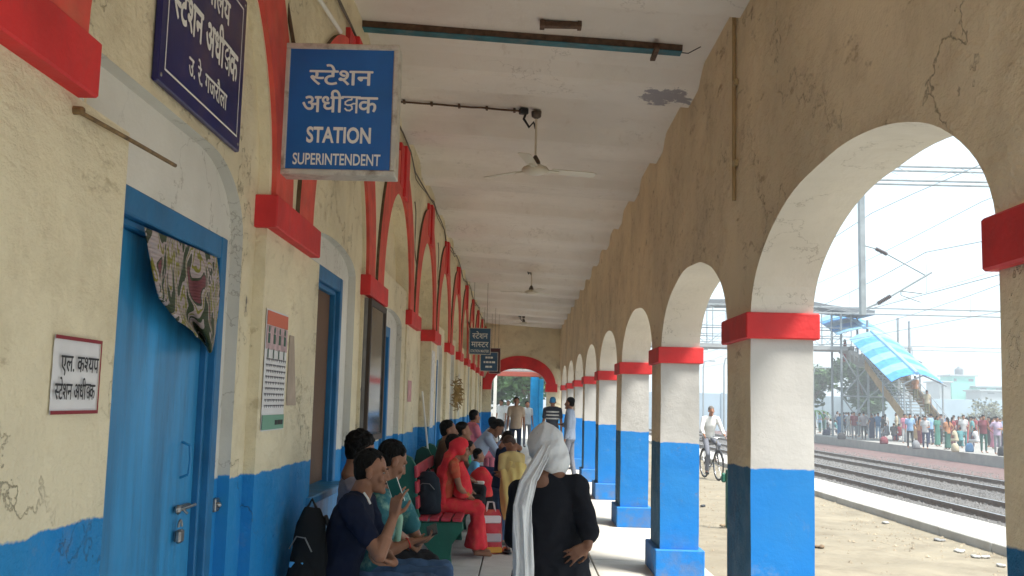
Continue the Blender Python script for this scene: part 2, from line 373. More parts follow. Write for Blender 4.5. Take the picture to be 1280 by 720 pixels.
def track(xa, xb, lab):
    t = empty('railway_track', (xa, 0, -.70), 0, lab, 'railway track', 'railway tracks between the platforms')
    for x in (0, xb-xa):
        g = MB(); g.box((x-.07, -40, -.01), (x+.07, 380, .02)); g.box((x-.012, -40, .02), (x+.012, 380, .10)); g.box((x-.036, -40, .1), (x+.036, 380, .14), mis=[0, 1, 0, 0, 0, 0])
        g.build('rail', [M_rail, M_railtop], t)
    g = MB(); g.cbox((-.45, -.12, -.12), (xb-xa+.45, .12, -.012), .02); me = g.mesh('sleeper', M_sleeper)
    for k in range(150): link('sleeper', me, t, (0, 16+k*.65, 0))
track(10.65, 12.25, 'near railway track just beyond the whitewashed platform edge')
track(14.5, 16.1, 'farther railway track beside the reddish ballast and far platform')

# corridor paving slabs: pieces
g = MB(); g.cbox((.005, .005, -.03), (1.145, 1.19, .0), .005); slab = g.mesh('paving_slab', M_floor)
fl = structure(MB().box((-1.6, YB, -.032), (1.97, 75, -.028)).build('verandah_floor', M_joint))
for j in range(3):
    for i in range(38):
        y = -1+i*1.2
        s_ = link('paving_slab', slab, fl, (-1.50+j*1.155, y, random.uniform(-.002, .002)))
g = MB(); g.cbox((-1.5, 45.4, -.03), (1.96, 75, -.002), .005); g.cbox((-1.5, YB, -.03), (1.96, -1.01, -.002), .005); structure(g.build('plain_floor_strip', M_floor))

# ------------------------------------------------------------------ right arcade
HB, HT = 2.066, 2.228            # capital bottom / top
def ceil_z(x): return 4.427-.0566*x
arc = empty('arcade_wall', (XR, PY0, 0), 0, 'long arcade of arches between verandah and tracks, tan inside, blue below', 'arcade')
OFF = Vector((XR, PY0, 0))
def Pt(*a): return Vector(a)-OFF
SPR, RISE = 2.15, .665
g = MB()
ZT = 4.30
npier = range(-2, 9)
for i in npier:
    ya = PY0+i*PS; yb = ya+PD; yn = ya+PS
    g.quadstrip([Pt(XR, ya, HB), Pt(XR, yb, HB)], [Pt(XR, ya, ZT+.2), Pt(XR, yb, ZT+.2)], 0)
    g.quadstrip([Pt(XR2, ya, HB), Pt(XR2, yb, HB)], [Pt(XR2, ya, ZT+.5), Pt(XR2, yb, ZT+.5)], 1)
    K = 40; P = []
    P.append((yb, HB))
    for k in range(K+1):
        a = pi*k/K; c = cos(a); sq = sin(a)**.9
        wob = .012*noise.noise(Vector((i*3.3, k*.25, 0)))
        P.append(((yb+yn)/2-c*(yn-yb)/2, SPR+(RISE+wob)*sq))
    P.append((yn, HB))
    g.quadstrip([Pt(XR, y, z) for y, z in P], [Pt(XR, y, ZT+.2) for y, z in P], 0)
    g.quadstrip([Pt(XR2, y, z) for y, z in P], [Pt(XR2, y, ZT+.5) for y, z in P], 1)
    g.quadstrip([Pt(XR, y, z) for y, z in P], [Pt(XR2, y, z) for y, z in P], 2)
g.build('arch_wall', [M_tan, M_white, M_soffit], arc)
for i in npier:
    ya = PY0+i*PS; yb = ya+PD
    g = MB()
    jit = [random.uniform(-.006, .006) for _ in range(4)]
    # subdivided shaft so that its edges waver like hand plaster
    NZ = 26
    ring = []
    for k in range(NZ+1):
        z = .001+(HB-.001)*k/NZ; wv = lambda q: .005*noise.noise(Vector((q*7.7+i*5, z*2.2, 1)))
        ring.append([(XR+wv(1), ya+wv(2), z), (XR2+wv(3), ya+wv(4), z), (XR2+wv(5), yb+wv(6), z), (XR+wv(7), yb+wv(8), z)])
    for j, mi in ((0, 1), (1, 1), (2, 1), (3, 0)):
        g.quadstrip([Pt(*r[j]) for r in ring], [Pt(*r[(j+1) % 4]) for r in ring], mi)
    p = g.build('pier', [M_tan, M_white], arc)
    g = MB(); g.cbox(Pt(XR-.035, ya-.035, HB+.002), Pt(XR2+.035, yb+.035, HT), .008); g.build('capital', M_red, p)
    g = MB(); zt = .27+random.uniform(-.01, .01); g.cbox(Pt(XR-.05, ya-.05, 0), Pt(XR2+.05, yb+.05, zt), .01); g.build('plinth', [M_white], p)
for y0, y1 in ((YB-.0, PY0-3*PS),): pass

# ------------------------------------------------------------------ left wall: back layers, pilasters, arch bands, doors
LS, LY0, LD = 3.11, 4.88, 1.0    # pilaster spacing, near face of pilaster 1, length
XP = -1.26
ZSP, RIN, ROUT = 2.63, 1.07, 1.50
HIN, HOUT = 1.10, 1.47
lw = empty('station_wall', (XP, LY0, 0), 0, 'cream station building wall with red blind arches and a blue painted lower part', 'building')
OL = Vector((XP, LY0, 0))
def Q(x, y, z): return Vector((x, y, z))-OL
TOPZ = 4.75
backX = {-3: -1.31, -2: -1.31, -1: -1.315, 0: -1.285, 1: -1.275, 2: -1.41}
NB = 10
def arch_pts(yc, h, r, K=36, p=1.0):
    return [(yc-h*cos(pi*k/K), ZSP+r*sin(pi*k/K)**p) for k in range(K+1)]
# front (pilaster) layer above spring with arch openings, one mesh; pilasters below as parts
g = MB()
def yc_of(n): return LY0+LD/2+LS/2+LS*n     # bay n lies after pilaster n
for n in range(-4, NB):
    yc = yc_of(n); pA = LY0+n*LS+LD; pB = pA+LS-LD
    if pB < YB: continue
    P = [(pA, ZSP-.1)]+arch_pts(yc, min(HIN, (pB-pA)/2), RIN)+[(pB, ZSP-.1)]
    P = [(max(YB, y), z) for y, z in P]
    g.quadstrip([Q(XP, y, z) for y, z in P], [Q(XP, y, TOPZ) for y, z in P])
    bx = backX.get(n, -1.31)-.16
    g.quadstrip([Q(XP, y, z) for y, z in P], [Q(bx, y, z) for y, z in P])
    a = LY0+(n+1)*LS; g.poly([Q(XP, a, ZSP-.1), Q(XP, a+LD, ZSP-.1), Q(XP, a+LD, TOPZ), Q(XP, a, TOPZ)])
g.build('spandrel_wall', M_cream, lw)
for n in range(-4, NB+1):
    a = LY0+n*LS; b = a+LD
    cb = b+.04
    if n == -1: b = 3.12; cb = 2.75
    if n == 0: b = 6.19
    if n == 1: b = 9.16
    if b < YB: continue
    g = MB(); g.box(Q(-1.5, max(a, YB), 0), Q(XP, b, 2.469)); p = g.build('pilaster', M_cream, lw)
    g = MB(); g.cbox(Q(-1.5, a-.04, 2.469), Q(-1.2035, cb, 2.63), .006); g.build('capital', M_red, p)
def wall_with_niche(mb, x, ya, yb, ztop, n0, n1, zs, zt, depth, fr_=None, mi=0, mr=1, mb_=2):
    """flat wall x=const between ya..yb with a round headed niche n0..n1"""
    if n0 is None:
        mb.poly([Q(x, ya, 0), Q(x, yb, 0), Q(x, yb, ztop), Q(x, ya, ztop)], mi); return
    K = 18; yc = (n0+n1)/2; h = (n1-n0)/2
    if n0 < 3 and n1 > 4: A = [(n0, 0), (n0, zt)]+[(n1-.55+.55*sin(pi*k/2/K), zs+(zt-zs)*cos(pi*k/2/K)) for k in range(K+1)]+[(n1, 0)]
    else: A = [(n0, 0)]+[(yc-h*cos(pi*k/K), zs+(zt-zs)*sin(pi*k/K)**.6) for k in range(K+1)]+[(n1, 0)]
    mb.poly([Q(x, ya, 0), Q(x, n0, 0), Q(x, n0, ztop), Q(x, ya, ztop)], mi)
    mb.poly([Q(x, n1, 0), Q(x, yb, 0), Q(x, yb, ztop), Q(x, n1, ztop)], mi)
    mb.quadstrip([Q(x, y, z) for y, z in A[1:-1]], [Q(x, y, ztop) for y, z in A[1:-1]], mi)
    mb.quadstrip([Q(x, y, z) for y, z in A], [Q(x-depth, y, z) for y, z in A], mr)
    xx = x-depth; f0, f1, ft = fr_; f0 += .02; f1 -= .02; ft -= .02
    mb.poly([Q(xx, n0, 0), Q(xx, f0, 0), Q(xx, f0, zs), Q(xx, n0, zs)], mb_)
    mb.poly([Q(xx, f1, 0), Q(xx, n1, 0), Q(xx, n1, zs), Q(xx, f1, zs)], mb_)
    zz = min(ft, zs)
    mb.poly([Q(xx, f0, zz), Q(xx, f1, zz), Q(xx, f1, zs), Q(xx, f0, zs)], mb_)
    mb.poly([Q(xx, n0, zs), Q(xx, n1, zs)]+[Q(xx, y, z) for y, z in reversed(A[1:-1]) if z > zs+.002], mb_)
# bay contents: niche y0,y1, spring, top ; door frame y0,y1,top ; kind
bays = {-1: (2.92, 4.66, 2.37, 2.69, 3.10, 4.575, 2.36, 'blue'),
        0: (6.0, 7.72, 2.5, 2.72, 6.1, 7.42, 2.52, 'brown'),
        1: (9.1, 10.75, 2.36, 2.52, 9.25, 10.15, 2.36, 'blue'),
        2: (None,)*8,
        3: (15.5, 16.9, 2.3, 2.6, 15.6, 16.6, 2.3, 'blue'), 4: (18.6, 20.0, 2.3, 2.6, 18.7, 19.7, 2.3, 'brown'),
        5: (None,)*8, 6: (24.9, 26.2, 2.3, 2.6, 25.0, 25.9, 2.3, 'blue'), 7: (None,)*8, 8: (31.1, 32.4, 2.3, 2.6, 31.2, 32.1, 2.3, 'brown'), -2: (None,)*8, -3: (None,)*8}
for n in range(-3, NB):
    pA = LY0+n*LS+LD-.02; pB = LY0+(n+1)*LS+.02
    if n == -1: pA = 2.9
    bx = backX.get(n, -1.31); d = bays.get(n, (None,)*8)
    ledge = n not in (-1, 0, -2, -3)
    zt = 2.83 if ledge else 4.2
    g = MB()
    wall_with_niche(g, bx, pA, pB, zt, d[0], d[1], d[2] or 0, d[3] or 0, .055, d[4:7])
    if ledge:
        g.poly([Q(bx, pA, zt), Q(bx, pB, zt), Q(bx-.12, pB, zt), Q(bx-.12, pA, zt)])
        g.poly([Q(bx-.12, pA, zt), Q(bx-.12, pB, zt), Q(bx-.12, pB, 4.2), Q(bx-.12, pA, 4.2)])
    g.build('infill_wall', [M_cream, M_reveal, M_niche], lw)
    # arch band
    g = MB(); yc = yc_of(n); I = arch_pts(yc, HIN, RIN); O = arch_pts(yc, HOUT, ROUT)
    O = [(y+.012*noise.noise(Vector((k*.3, n*2., 0))), z) for k, (y, z) in enumerate(O)]
    xf, xb = -1.236, XP-.01
    g.quadstrip([Q(xf, y, z) for y, z in I], [Q(xf, y, z) for y, z in O], 0)
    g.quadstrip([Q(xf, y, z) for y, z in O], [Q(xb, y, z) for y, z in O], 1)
    g.quadstrip([Q(xf, y, z) for y, z in I], [Q(XP-.03, y, z) for y, z in I], 0)
    g.build('arch_band', [M_bandred, M_grime], lw)
    g = MB(); g.cbox(Q(-1.4, yc+.03, 3.70), Q(-1.205, yc+.33, 4.23), .006); g.cbox(Q(-1.4, yc-.22, 3.78), Q(-1.228, yc+.03, 4.20), .004); g.build('keystone', M_red, lw)
    if d[0] is not None:
        f0, f1, ft, kd = d[4:]; xn = bx-.055
        g = MB(); w = .085
        def fr(a, b): g.cbox(Q(*a), Q(*b), .006)
        fr((xn-.1, f0, 0), (xn+.012, f0+w, ft)); fr((xn-.1, f1-w, 0), (xn+.012, f1, ft)); fr((xn-.1, f0+w, ft-.1), (xn+.010, f1-w, ft))
        fr((xn-.1, f0+w, 0), (xn-.02, f0+w+.03, ft-.1)); fr((xn-.1, f1-w-.03, 0), (xn-.02, f1-w, ft-.1)); fr((xn-.1, f0+w+.03, ft-.13), (xn-.022, f1-w-.03, ft-.1))
        df = g.build('door_frame', M_frame, lw)
        g = MB(); z0 = 1.06 if n == 0 else .02
        if kd == 'blue':
            ym = f0+w+.03; yn_ = f1-w-.03; g.cbox(Q(xn-.085, ym, z0), Q(xn-.05, yn_, ft-.13), .004)
            g.build('door_leaf', M_door, lw)
        else:
            g.cbox(Q(xn-.12, f0+w+.03, z0), Q(xn-.06, f1-w-.03, ft-.13), .004); g.build('window_shutter' if n == 0 else 'door_leaf', M_brown, lw)
            if n == 0:
                g = MB(); g.cbox(Q(xn-.1, f0, 1.00), Q(XP+.03, f1, 1.05), .008); g.cbox(Q(xn-.1, f0, 0), Q(bx+.002, f1, 1.00), .006); g.build('window_sill', M_door, lw)
# fittings of the first door
xd = -1.37-.05
def door_fit():
    c = at(226, 635, X=xd+.01)
    g = MB(); g.cbox(Q(xd, c.y-.05, c.z-.012), Q(xd+.02, c.y+.10, c.z+.012), .003); g.tube([Q(xd+.028, c.y-.055, c.z), Q(xd+.028, c.y+.13, c.z+.002)], .007)
    g.tube([Q(xd+.028, c.y-.03, c.z), Q(xd+.05, c.y-.03, c.z-.02)], .006); g.ell(Q(xd+.02, c.y-.065, c.z), (.014, .022, .02)); g.build('bolt', M_steel, lw)
    c = at(226, 668, X=xd+.03)
    g = MB(); g.cbox(Q(xd+.012, c.y-.028, c.z-.035), Q(xd+.038, c.y+.028, c.z+.02), .008)
    g.tube([Q(xd+.025, c.y+.02*cos(a), c.z+.03+.028*sin(a)) for a in [pi*k/8 for k in range(9)]], .005, 8); g.build('padlock', M_steel, lw)
    c = at(235, 575, X=xd+.03)
    g = MB(); g.tube([Q(xd+.0, c.y, c.z+.075), Q(xd+.035, c.y, c.z+.06), Q(xd+.04, c.y, c.z), Q(xd+.035, c.y, c.z-.06), Q(xd, c.y, c.z-.075)], .006); g.build('door_handle', M_door, lw)
    g = MB(); c = at(268, 631, X=-1.37); g.cbox(Q(-1.38, c.y-.03, c.z-.03), Q(-1.355, c.y+.03, c.z+.03), .004); g.ell(Q(-1.352, c.y, c.z), .014); g.build('hasp_plate', M_steel, lw)
door_fit()
# ---- end wall with segmental red arch
ew = empty('end_wall', (0, YE, 0), 0, 'yellow end wall across the verandah with a wide red arched opening', 'wall')
def E(x, y, z): return Vector((x, y-YE, z))
g = MB(); K = 30; T = .35
inn = [(-.02-1.0*cos(pi*k/K)*.97, 2.15+.68*sin(pi*k/K)**.85) for k in range(K+1)]
P = [(-.99, 0)]+inn+[(.95, 0)]
for y in (YE, YE+T):
    g.poly([E(-1.45, y, 0), E(-.99, y, 0), E(-.99, y, 4.7), E(-1.45, y, 4.7)]); g.poly([E(.95, y, 0), E(1.6, y, 0), E(1.6, y, 4.7), E(.95, y, 4.7)])
    g.quadstrip([E(x, y, z) for x, z in inn], [E(x, y, 4.7) for x, z in inn])
g.quadstrip([E(x, YE, z) for x, z in P], [E(x, YE+T, z) for x, z in P], 1)
g.build('wall', [M_cream, M_white], ew)
g = MB(); out = [(.0-1.28*cos(pi*k/K), 2.12+1.14*sin(pi*k/K)**.9) for k in range(K+1)]
g.quadstrip([E(x, YE-.03, z) for x, z in inn], [E(x, YE-.03, z) for x, z in out]); g.quadstrip([E(x, YE-.03, z) for x, z in out], [E(x, YE+.01, z) for x, z in out]); g.quadstrip([E(x, YE-.03, z) for x, z in inn], [E(x, YE+.1, z) for x, z in inn])
g.build('arch_band', M_red, ew)
g = MB(); g.cbox(E(-1.30, YE-.06, 2.06), E(-.99, YE-.002, 2.46), .006); g.cbox(E(.90, YE-.06, 2.02), E(1.33, YE-.002, 2.3), .006); g.build('capital', M_red, ew)

# ------------------------------------------------------------------ ceiling: slab with cross beams (falls gently to the right)
cl = empty('ceiling', (0, 0, 4.43)); structure(cl)
BY = 6.46-2.05*4
g = MB()
def cz(x, y): return ceil_z(x)-4.43+.008*noise.noise(Vector((x*.8, y*.5, 5)))
ny = 120
for i in range(ny):
    y0, y1 = YB+(YE+.2-YB)*i/ny, YB+(YE+.2-YB)*(i+1)/ny
    for j in range(6):
        x0, x1 = -1.55+3.35*j/6, -1.55+3.35*(j+1)/6
        g.poly([(x0, y0, cz(x0, y0)), (x1, y0, cz(x1, y0)), (x1, y1, cz(x1, y1)), (x0, y1, cz(x0, y1))])
bm = bmesh.new(); me = g.mesh('slab', M_ceil); bm.from_mesh(me); bmesh.ops.remove_doubles(bm, verts=bm.verts[:], dist=.001); bm.to_mesh(me); bm.free()
link('ceiling_slab', me, cl)
g = MB(); g.box((-1.6, YB, .12), (2.1, YE+.3, .3)); g.box((1.79, YB, -.30), (2.1, YE+.3, .12)); g.build('roof_slab', M_conc, cl)
k = 0
while True:
    yf = BY+2.05*k; k += 1
    if yf > YE-.2: break
    if yf < YB+.5: continue
    g = MB(); prof = [(-.55, 0), (-.47, -.012), (-.39, -.04), (-.32, -.085), (-.26, -.125), (-.20, -.14), (.25, -.145), (.28, -.13), (.30, -.02), (.33, 0)]
    y = yf-.29
    A = [Vector((-1.52, y+p[0], cz(-1.52, y)+p[1]+.004)) for p in prof]; B = [Vector((1.72, y+p[0], ceil_z(1.72)-4.43+p[1]+.004)) for p in prof]
    g.quadstrip(A, B); g.poly(A); g.poly(B)
    g.build('ceiling_beam', M_ceil, cl)

# ------------------------------------------------------------------ lettering
def glyphs(txt, bold=.012):
    c = bpy.data.curves.new('t', 'FONT'); c.body = txt; c.size = 1; c.offset = bold; c.resolution_u = 4
    o = bpy.data.objects.new('t', c); COL.objects.link(o); bpy.context.view_layer.update()
    me = bpy.data.meshes.new_from_object(o.evaluated_get(bpy.context.evaluated_depsgraph_get()))
    bm = bmesh.new(); bm.from_mesh(me); bpy.data.objects.remove(o); bpy.data.meshes.remove(me); bpy.data.curves.remove(c); return bm
def bmw(bm): xs = [v.co.x for v in bm.verts]; return (min(xs), max(xs)) if xs else (0, 0)
def line2d(mb, P, w, x0):
    for a, b in zip(P[:-1], P[1:]):
        a = Vector((a[0]+x0, a[1])); b = Vector((b[0]+x0, b[1])); t = (b-a).normalized()*w*.35; n = Vector((-t.y, t.x)).normalized()*w/2
        mb.append([tuple(a-t+n), tuple(a-t-n), tuple(b+t-n), tuple(b+t+n)])
def layout(tokens, bold=.012, w=.085):
    """tokens: plain runs, '^x' = half form of letter x, '#' = the ksha ligature, '~' = reph over the previous letter"""
    V, F = [], []; x = 0; latin = all(ord(c) < 128 for t in tokens for c in t if t != '#'); e = bold*.75
    if not latin: bold = 0
    def add(bm, dx):
        i = len(V); bm.verts.index_update()
        nv = len(bm.verts); k = 0
        for ox, oy in (((0, 0),) if latin else ((-e, 0), (e, 0), (0, -e), (0, e))):
            for v in bm.verts: V.append((v.co.x+dx+ox, v.co.y+oy, k*.00025))
            for f in bm.faces: F.append(tuple(i+k*nv+v.index for v in f.verts))
            k += 1
        bm.free()
    for t in tokens:
        if t == '#':
            q = []
            line2d(q, [(-.03, .62), (.68, .62)], w*.9, x)
            line2d(q, [(.55, .62), (.55, -.0)], w, x)
            line2d(q, [(.36, .60), (.35, .52), (.21, .49), (.10, .42), (.10, .33), (.20, .285), (.32, .30), (.42, .355), (.55, .36)], w*.76, x)
            line2d(q, [(.30, .30), (.37, .235), (.38, .14), (.29, .07), (.17, .08), (.10, .15)], w*.76, x)
            for c_, p in enumerate(q):
                i = len(V); V.extend([(a_[0], a_[1], .001+c_*.0002) for a_ in p]); F.append((i, i+1, i+2, i+3))
            x += .61
        elif t == '~':
            q = []; line2d(q, [(-.30, .70), (-.22, .86), (-.10, .88), (-.05, .80), (-.12, .70)], w*.75, x)
            for c_, p in enumerate(q):
                i = len(V); V.extend([(a_[0], a_[1], .001+c_*.0002) for a_ in p]); F.append((i, i+1, i+2, i+3))
        elif t[0] == '^':
            bm = glyphs(t[1], bold); a, b = bmw(bm); cut = b-.195
            bmesh.ops.bisect_plane(bm, geom=bm.verts[:]+bm.edges[:]+bm.faces[:], plane_co=(cut, 0, 0), plane_no=(1, 0, 0), clear_outer=True)
            add(bm, x); x += cut+.0
        elif t == ' ': x += .28
        else:
            bm = glyphs(t, bold); two = glyphs(t+t, bold); a, b = bmw(bm); a2, b2 = bmw(two); two.free(); add(bm, x); x += (b2-b)
    return V, F, x
def write(tokens, o, ax, ay, width, height, m, parent, name='lettering', bold=.012):
    """set a line of writing in a width x height box whose lower left corner is o (height = height of a letter body)"""
    V, F, wd = layout(tokens, bold); xs = [v[0] for v in V]; x0, x1 = min(xs), max(xs)
    ys = .7 if all(ord(c) < 128 for t in tokens for c in t if t not in '#~') else .66
    o, ax, ay = Vector(o), Vector(ax), Vector(ay)
    an = ax.cross(ay)
    g = MB(); g.v = [tuple(o+ax*((v[0]-x0)/(x1-x0)*width)+ay*(v[1]/ys*height)+an*v[2]) for v in V]; g.f = F; g.m = [0]*len(F)
    return g.build(name, m, parent, fix=False)
W_STATION = ['^स', 'टे', 'शन']; W_ADHI = ['अधी', '#', 'क']

# hanging sign box of the station superintendent
def hanging_sign(TL, TR, BL, BR, Y, depth, label, face, lines, frame=.028, group=None, marks=0):
    a, b, c, d = [at(*p, Y=Y) for p in (TL, TR, BL, BR)]
    o = Vector(((c.x+d.x)/2, Y, (c.z+d.z)/2)); w = ((b.x-a.x)+(d.x-c.x))/2; h = ((a.z-c.z)+(b.z-d.z))/2
    t = empty('hanging_sign', o, 0, label, 'sign', group)
    g = MB(); g.cbox((-w/2, 0, 0), (w/2, depth, h), .004); g.build('sign_box', M_alum, t)
    g = MB(); f = frame
    g.cbox((-w/2-.002, -.014, -.002), (w/2+.002, .0, f)); g.cbox((-w/2-.002, -.014, h-f), (w/2+.002, 0, h+.002)); g.cbox((-w/2-.002, -.0135, f), (-w/2+f, 0, h-f)); g.cbox((w/2-f, -.0135, f), (w/2+.002, 0, h-f))
    g.build('sign_frame', M_alum, t)
    g = MB(); g.box((-w/2+f, -.006, f), (w/2-f, .001, h-f)); g.build('sign_face', face, t)
    for tok, cx, y, ww, hh, bo in lines:
        write(tok, (-w/2+w*(cx-ww/2), -.0085, h*y), (1, 0, 0), (0, 0, 1), w*ww, h*hh, M_letter, t, bold=bo)
    if marks:
        g = MB()
        for zz, ws in ((.66, (.12, .1, .14)), (.42, (.1, .16, .12, .18)), (.18, (.2, .15))):
            x = -w*sum(ws)/2-w*.03
            for q in ws: g.box((x, -.0085, h*zz), (x+w*q, -.007, h*(zz+.1))); x += w*(q+.03)
        tag(g.build('faded_print', M_letter, t), kind='stuff')
    g = MB()
    if Y > 10:
        for x in (-w*.32, w*.30): g.tube([(x, depth/2, h-.01), (x, depth/2, 4.43-o.z-.03)], .004)
    g.tube([(-w*.45, depth*.6, h*.97), (XP-o.x-.01, depth*.6, h+.25)], .011)
    g.build('hanger_rod', M_rust, t)
    return t
hanging_sign((356, 52), (497, 60), (349, 216), (494, 222), 5.0, .13, 'blue and white STATION SUPERINTENDENT sign box hanging from the wall nearest the camera', M_signblue,
    [(W_STATION, .50, .685, .56, .115, .02), (W_ADHI, .50, .475, .66, .125, .02), (['STATION'], .50, .245, .56, .115, .03), (['SUPERINTENDENT'], .49, .075, .76, .085, .018)])
hanging_sign((586, 410), (613, 410), (586, 443), (613, 443), 23.3, .1, 'dark blue station master sign hanging farther down the corridor, second sign from the camera', M_signdark,
    [(W_STATION, .5, .60, .72, .2, .02), (['मा', '^स', 'टर'], .5, .28, .8, .2, .02), (['STATION MASTER'], .5, .08, .85, .1, .02)], .014)
hanging_sign((600, 440), (622, 440), (600, 464), (622, 464), 29.2, .1, 'small dark blue hanging sign just behind and below the station master sign', M_signdark,
    [], .014, marks=1)
hanging_sign((611, 434), (625, 436), (611, 466), (625, 468), 31.6, .1, 'last hanging sign in the corridor, its edge peeping out behind two others', mat('sign_maroon', (.08, .02, .03), .5), [], .014)

# navy enamel office board over the first door
def enamel():
    x = -1.30; y0, y1, z0, z1 = 3.40, 4.43, 2.735, 3.44
    t = empty('office_board', (x, y0, z0), 0, 'navy enamel board with white Hindi writing above the first blue door', 'sign')
    w, h = y1-y0, z1-z0
    g = MB(); g.cbox((-.012, 0, 0), (.012, w, h), .005); g.build('board', M_navy, t)
    g = MB(); b = .055; k = .008; xx = .0132
    for (a, c) in (((b, b), (w-b, b+k)), ((b, h-b-k), (w-b, h-b)), ((b, b+k), (b+k, h-b-k)), ((w-b-k, b+k), (w-b, h-b-k))): g.poly([(xx, a[0], a[1]), (xx, c[0], a[1]), (xx, c[0], c[1]), (xx, a[0], c[1])])
    g.build('border_line', M_letter, t, fix=False)
    for tok, y, z, ww, hh, bo in ((['का', 'र', '~', 'याल', 'य'][:1]+['या', '~', 'लय'], .30, .49, .48, .10, .03), (W_STATION+[' ']+W_ADHI, .10, .285, .83, .125, .035), (['उ. रे. गजरौला'], .30, .125, .50, .07, .02)):
        write(tok, (.0135, y, z), (0, 1, 0), (0, 0, 1), ww, hh, M_letter, t, bold=bo)
    g = MB()
    for y, z in ((.03, .03), (w-.03, .03), (.03, h-.03), (w-.03, h-.03)): g.ell((.012, y, z), (.004, .008, .008), nu=8, nv=5)
    g.build('screw', M_steel, t)
enamel()
def paper(name, label, x, y0, y1, z0, z1, cat, m=None, tilt=0):
    t = empty(name, (x, y0, z0), 0, label, cat); t.rotation_euler.x = tilt
    w, h = y1-y0, z1-z0; g = MB(); n = 8
    for i in range(n):
        for j in range(n):
            f = lambda a, b: (.003+.0025*noise.noise(Vector((a*3, b*3, x*9+y0))), w*a, h*b)
            g.poly([f(i/n, j/n), f((i+1)/n, j/n), f((i+1)/n, (j+1)/n), f(i/n, (j+1)/n)])
    g.build('sheet', m or M_paper, t, fix=False); return t, w, h
t, w, h = paper('paper_notice', 'white paper notice with black Hindi writing and red border left of the first door', XP+.002, 2.70, 3.0, 1.585, 1.80, 'notice')
g = MB(); g.box((.007, 0, 0), (.009, w, .010)); g.box((.007, 0, h-.010), (.009, w, h)); g.box((.007, w-.005, .01), (.009, w, h-.01)); g.build('red_border', mat('maroon_print', (.25, .03, .04), .8), t)
write(['एल. क', '^श', 'यप'], (.0095, .035, h*.55), (0, 1, 0), (0, 0, 1), w*.82, .045, M_ink, t)
write(W_STATION+[' ']+W_ADHI, (.0095, .01, h*.19), (0, 1, 0), (0, 0, 1), w*.86, .045, M_ink, t)
# tall poster with tricolour heading
t, w, h = paper('poster', 'tall white poster with orange and green heading on the pilaster beside the first door', XP+.002, 4.935, 5.40, 1.475, 2.08, 'poster')
def prt(name, y0, y1, z0, z1, m): g = MB(); g.box((.006, w*y0, h*z0), (.0078, w*y1, h*z1)); g.build(name, m, t)
prt('heading_band', .03, .97, .87, .985, mat('orange_print', (.6, .16, .1), .8)); prt('picture_band', .03, .97, .67, .865, mat('pink_print', (.5, .36, .38), .8, var=.3, vscale=20)); prt('footer_band', .02, .98, .01, .13, mat('green_print', (.18, .36, .27), .8))
g = MB()
for k in range(4):
    y = w*(.12+.24*k); g.ell((.0085, y, h*.80+.02), (.002, .016, .018), nu=8, nv=5); g.box((.0065, y-.02, h*.72), (.0095, y+.02, h*.80))
    g.box((.0065, y-.006, h*.60), (.0085, y+.006, h*.68))
tag(g.build('printed_figure', mat('dark_green_print', (.05, .12, .09), .8), t), kind='stuff')
g = MB()
for r in range(9):
    z = h*(.585-.048*r); y = .04+.05*random.random(); 
    while y < .93:
        ww = random.uniform(.03, .11); g.box((.0064, w*y, z), (.0080, w*min(.95, y+ww*.8), z+h*.012)); 
        g.box((.0064, w*(y+ww*.3), z-h*.012), (.0078, w*(y+ww*.4), z)); y += ww+.015
tag(g.build('print_line', mat('grey_print', (.16, .16, .18), .8), t), kind='stuff')
g = MB(); [g.box((.008, w*a, h*.045), (.0092, w*b, h*.085)) for a, b in ((.56, .66), (.68, .8), (.82, .92))]; g.build('footer_print', M_ink, t)
t, w, h = paper('torn_paper', 'faded torn paper scrap stuck beside the tall poster', XP+.001, 5.46, 5.74, 1.60, 1.98, 'paper', mat('aged_paper', (.42, .34, .27), .9, var=.15, vscale=8))
bm = bmesh.new(); me = t.children[0].data; bm.from_mesh(me)
bmesh.ops.bisect_plane(bm, geom=bm.verts[:]+bm.edges[:]+bm.faces[:], plane_co=(0, w*.62, h*.5), plane_no=(0, 1, .32), clear_outer=True); bm.to_mesh(me); bm.free()
# glazed notice board on the second pilaster
t = empty('notice_board', (XP, 8.03, 1.30), 0, 'tall grey glass fronted notice board on the second pilaster', 'notice board')
g = MB(); g.cbox((0, 0, 0), (.03, .92, 1.15), .004); g.build('backing', mat('grey_felt', (.20, .20, .20), .6, var=.35, vscale=5, bump=.2), t)
g = MB()
for a, b in (((.03, 0, 0), (.06, .05, 1.15)), ((.03, .87, 0), (.06, .92, 1.15)), ((.03, .05, 0), (.059, .87, .05)), ((.03, .05, 1.10), (.059, .87, 1.15))): g.cbox(a, b, .004)
g.build('frame', mat('dark_wood_frame', (.05, .035, .025), .6), t)
g = MB(); g.box((.043, .05, .05), (.046, .87, 1.10)); g.build('glass', mat('board_glass', (.35, .37, .37), .08, trans=.75), t)
for k, (y, z, a, b) in enumerate(((.12, .62, .22, .3), (.42, .55, .3, .4), (.15, .15, .3, .36), (.52, .12, .25, .33))):
    g = MB(); g.box((.031, y, z), (.034, y+a, z+b)); g.build('pinned_sheet', M_paper, t)
# further bills pasted on the wall
for k, (n, fy, z0, z1, cw, m, lab) in enumerate(((3, .1, 1.25, 2.35, .5, 'p1', 'narrow white paper strip pasted down the fourth pilaster'), (2, .25, 1.62, 1.86, .4, 'p2', 'small pink bill on the third pilaster'), (5, .3, 1.3, 2.2, .45, 'p3', 'pale bill on the sixth pilaster'))):
    y = LY0+n*LS+fy-(.0)
    paper('wall_bill', lab, XP+.002, y, y+cw, z0, z1, 'bill', mat('bill_'+m, ((.7, .7, .7), (.55, .3, .3), (.6, .58, .5))[k], .8, var=.25, vscale=14))

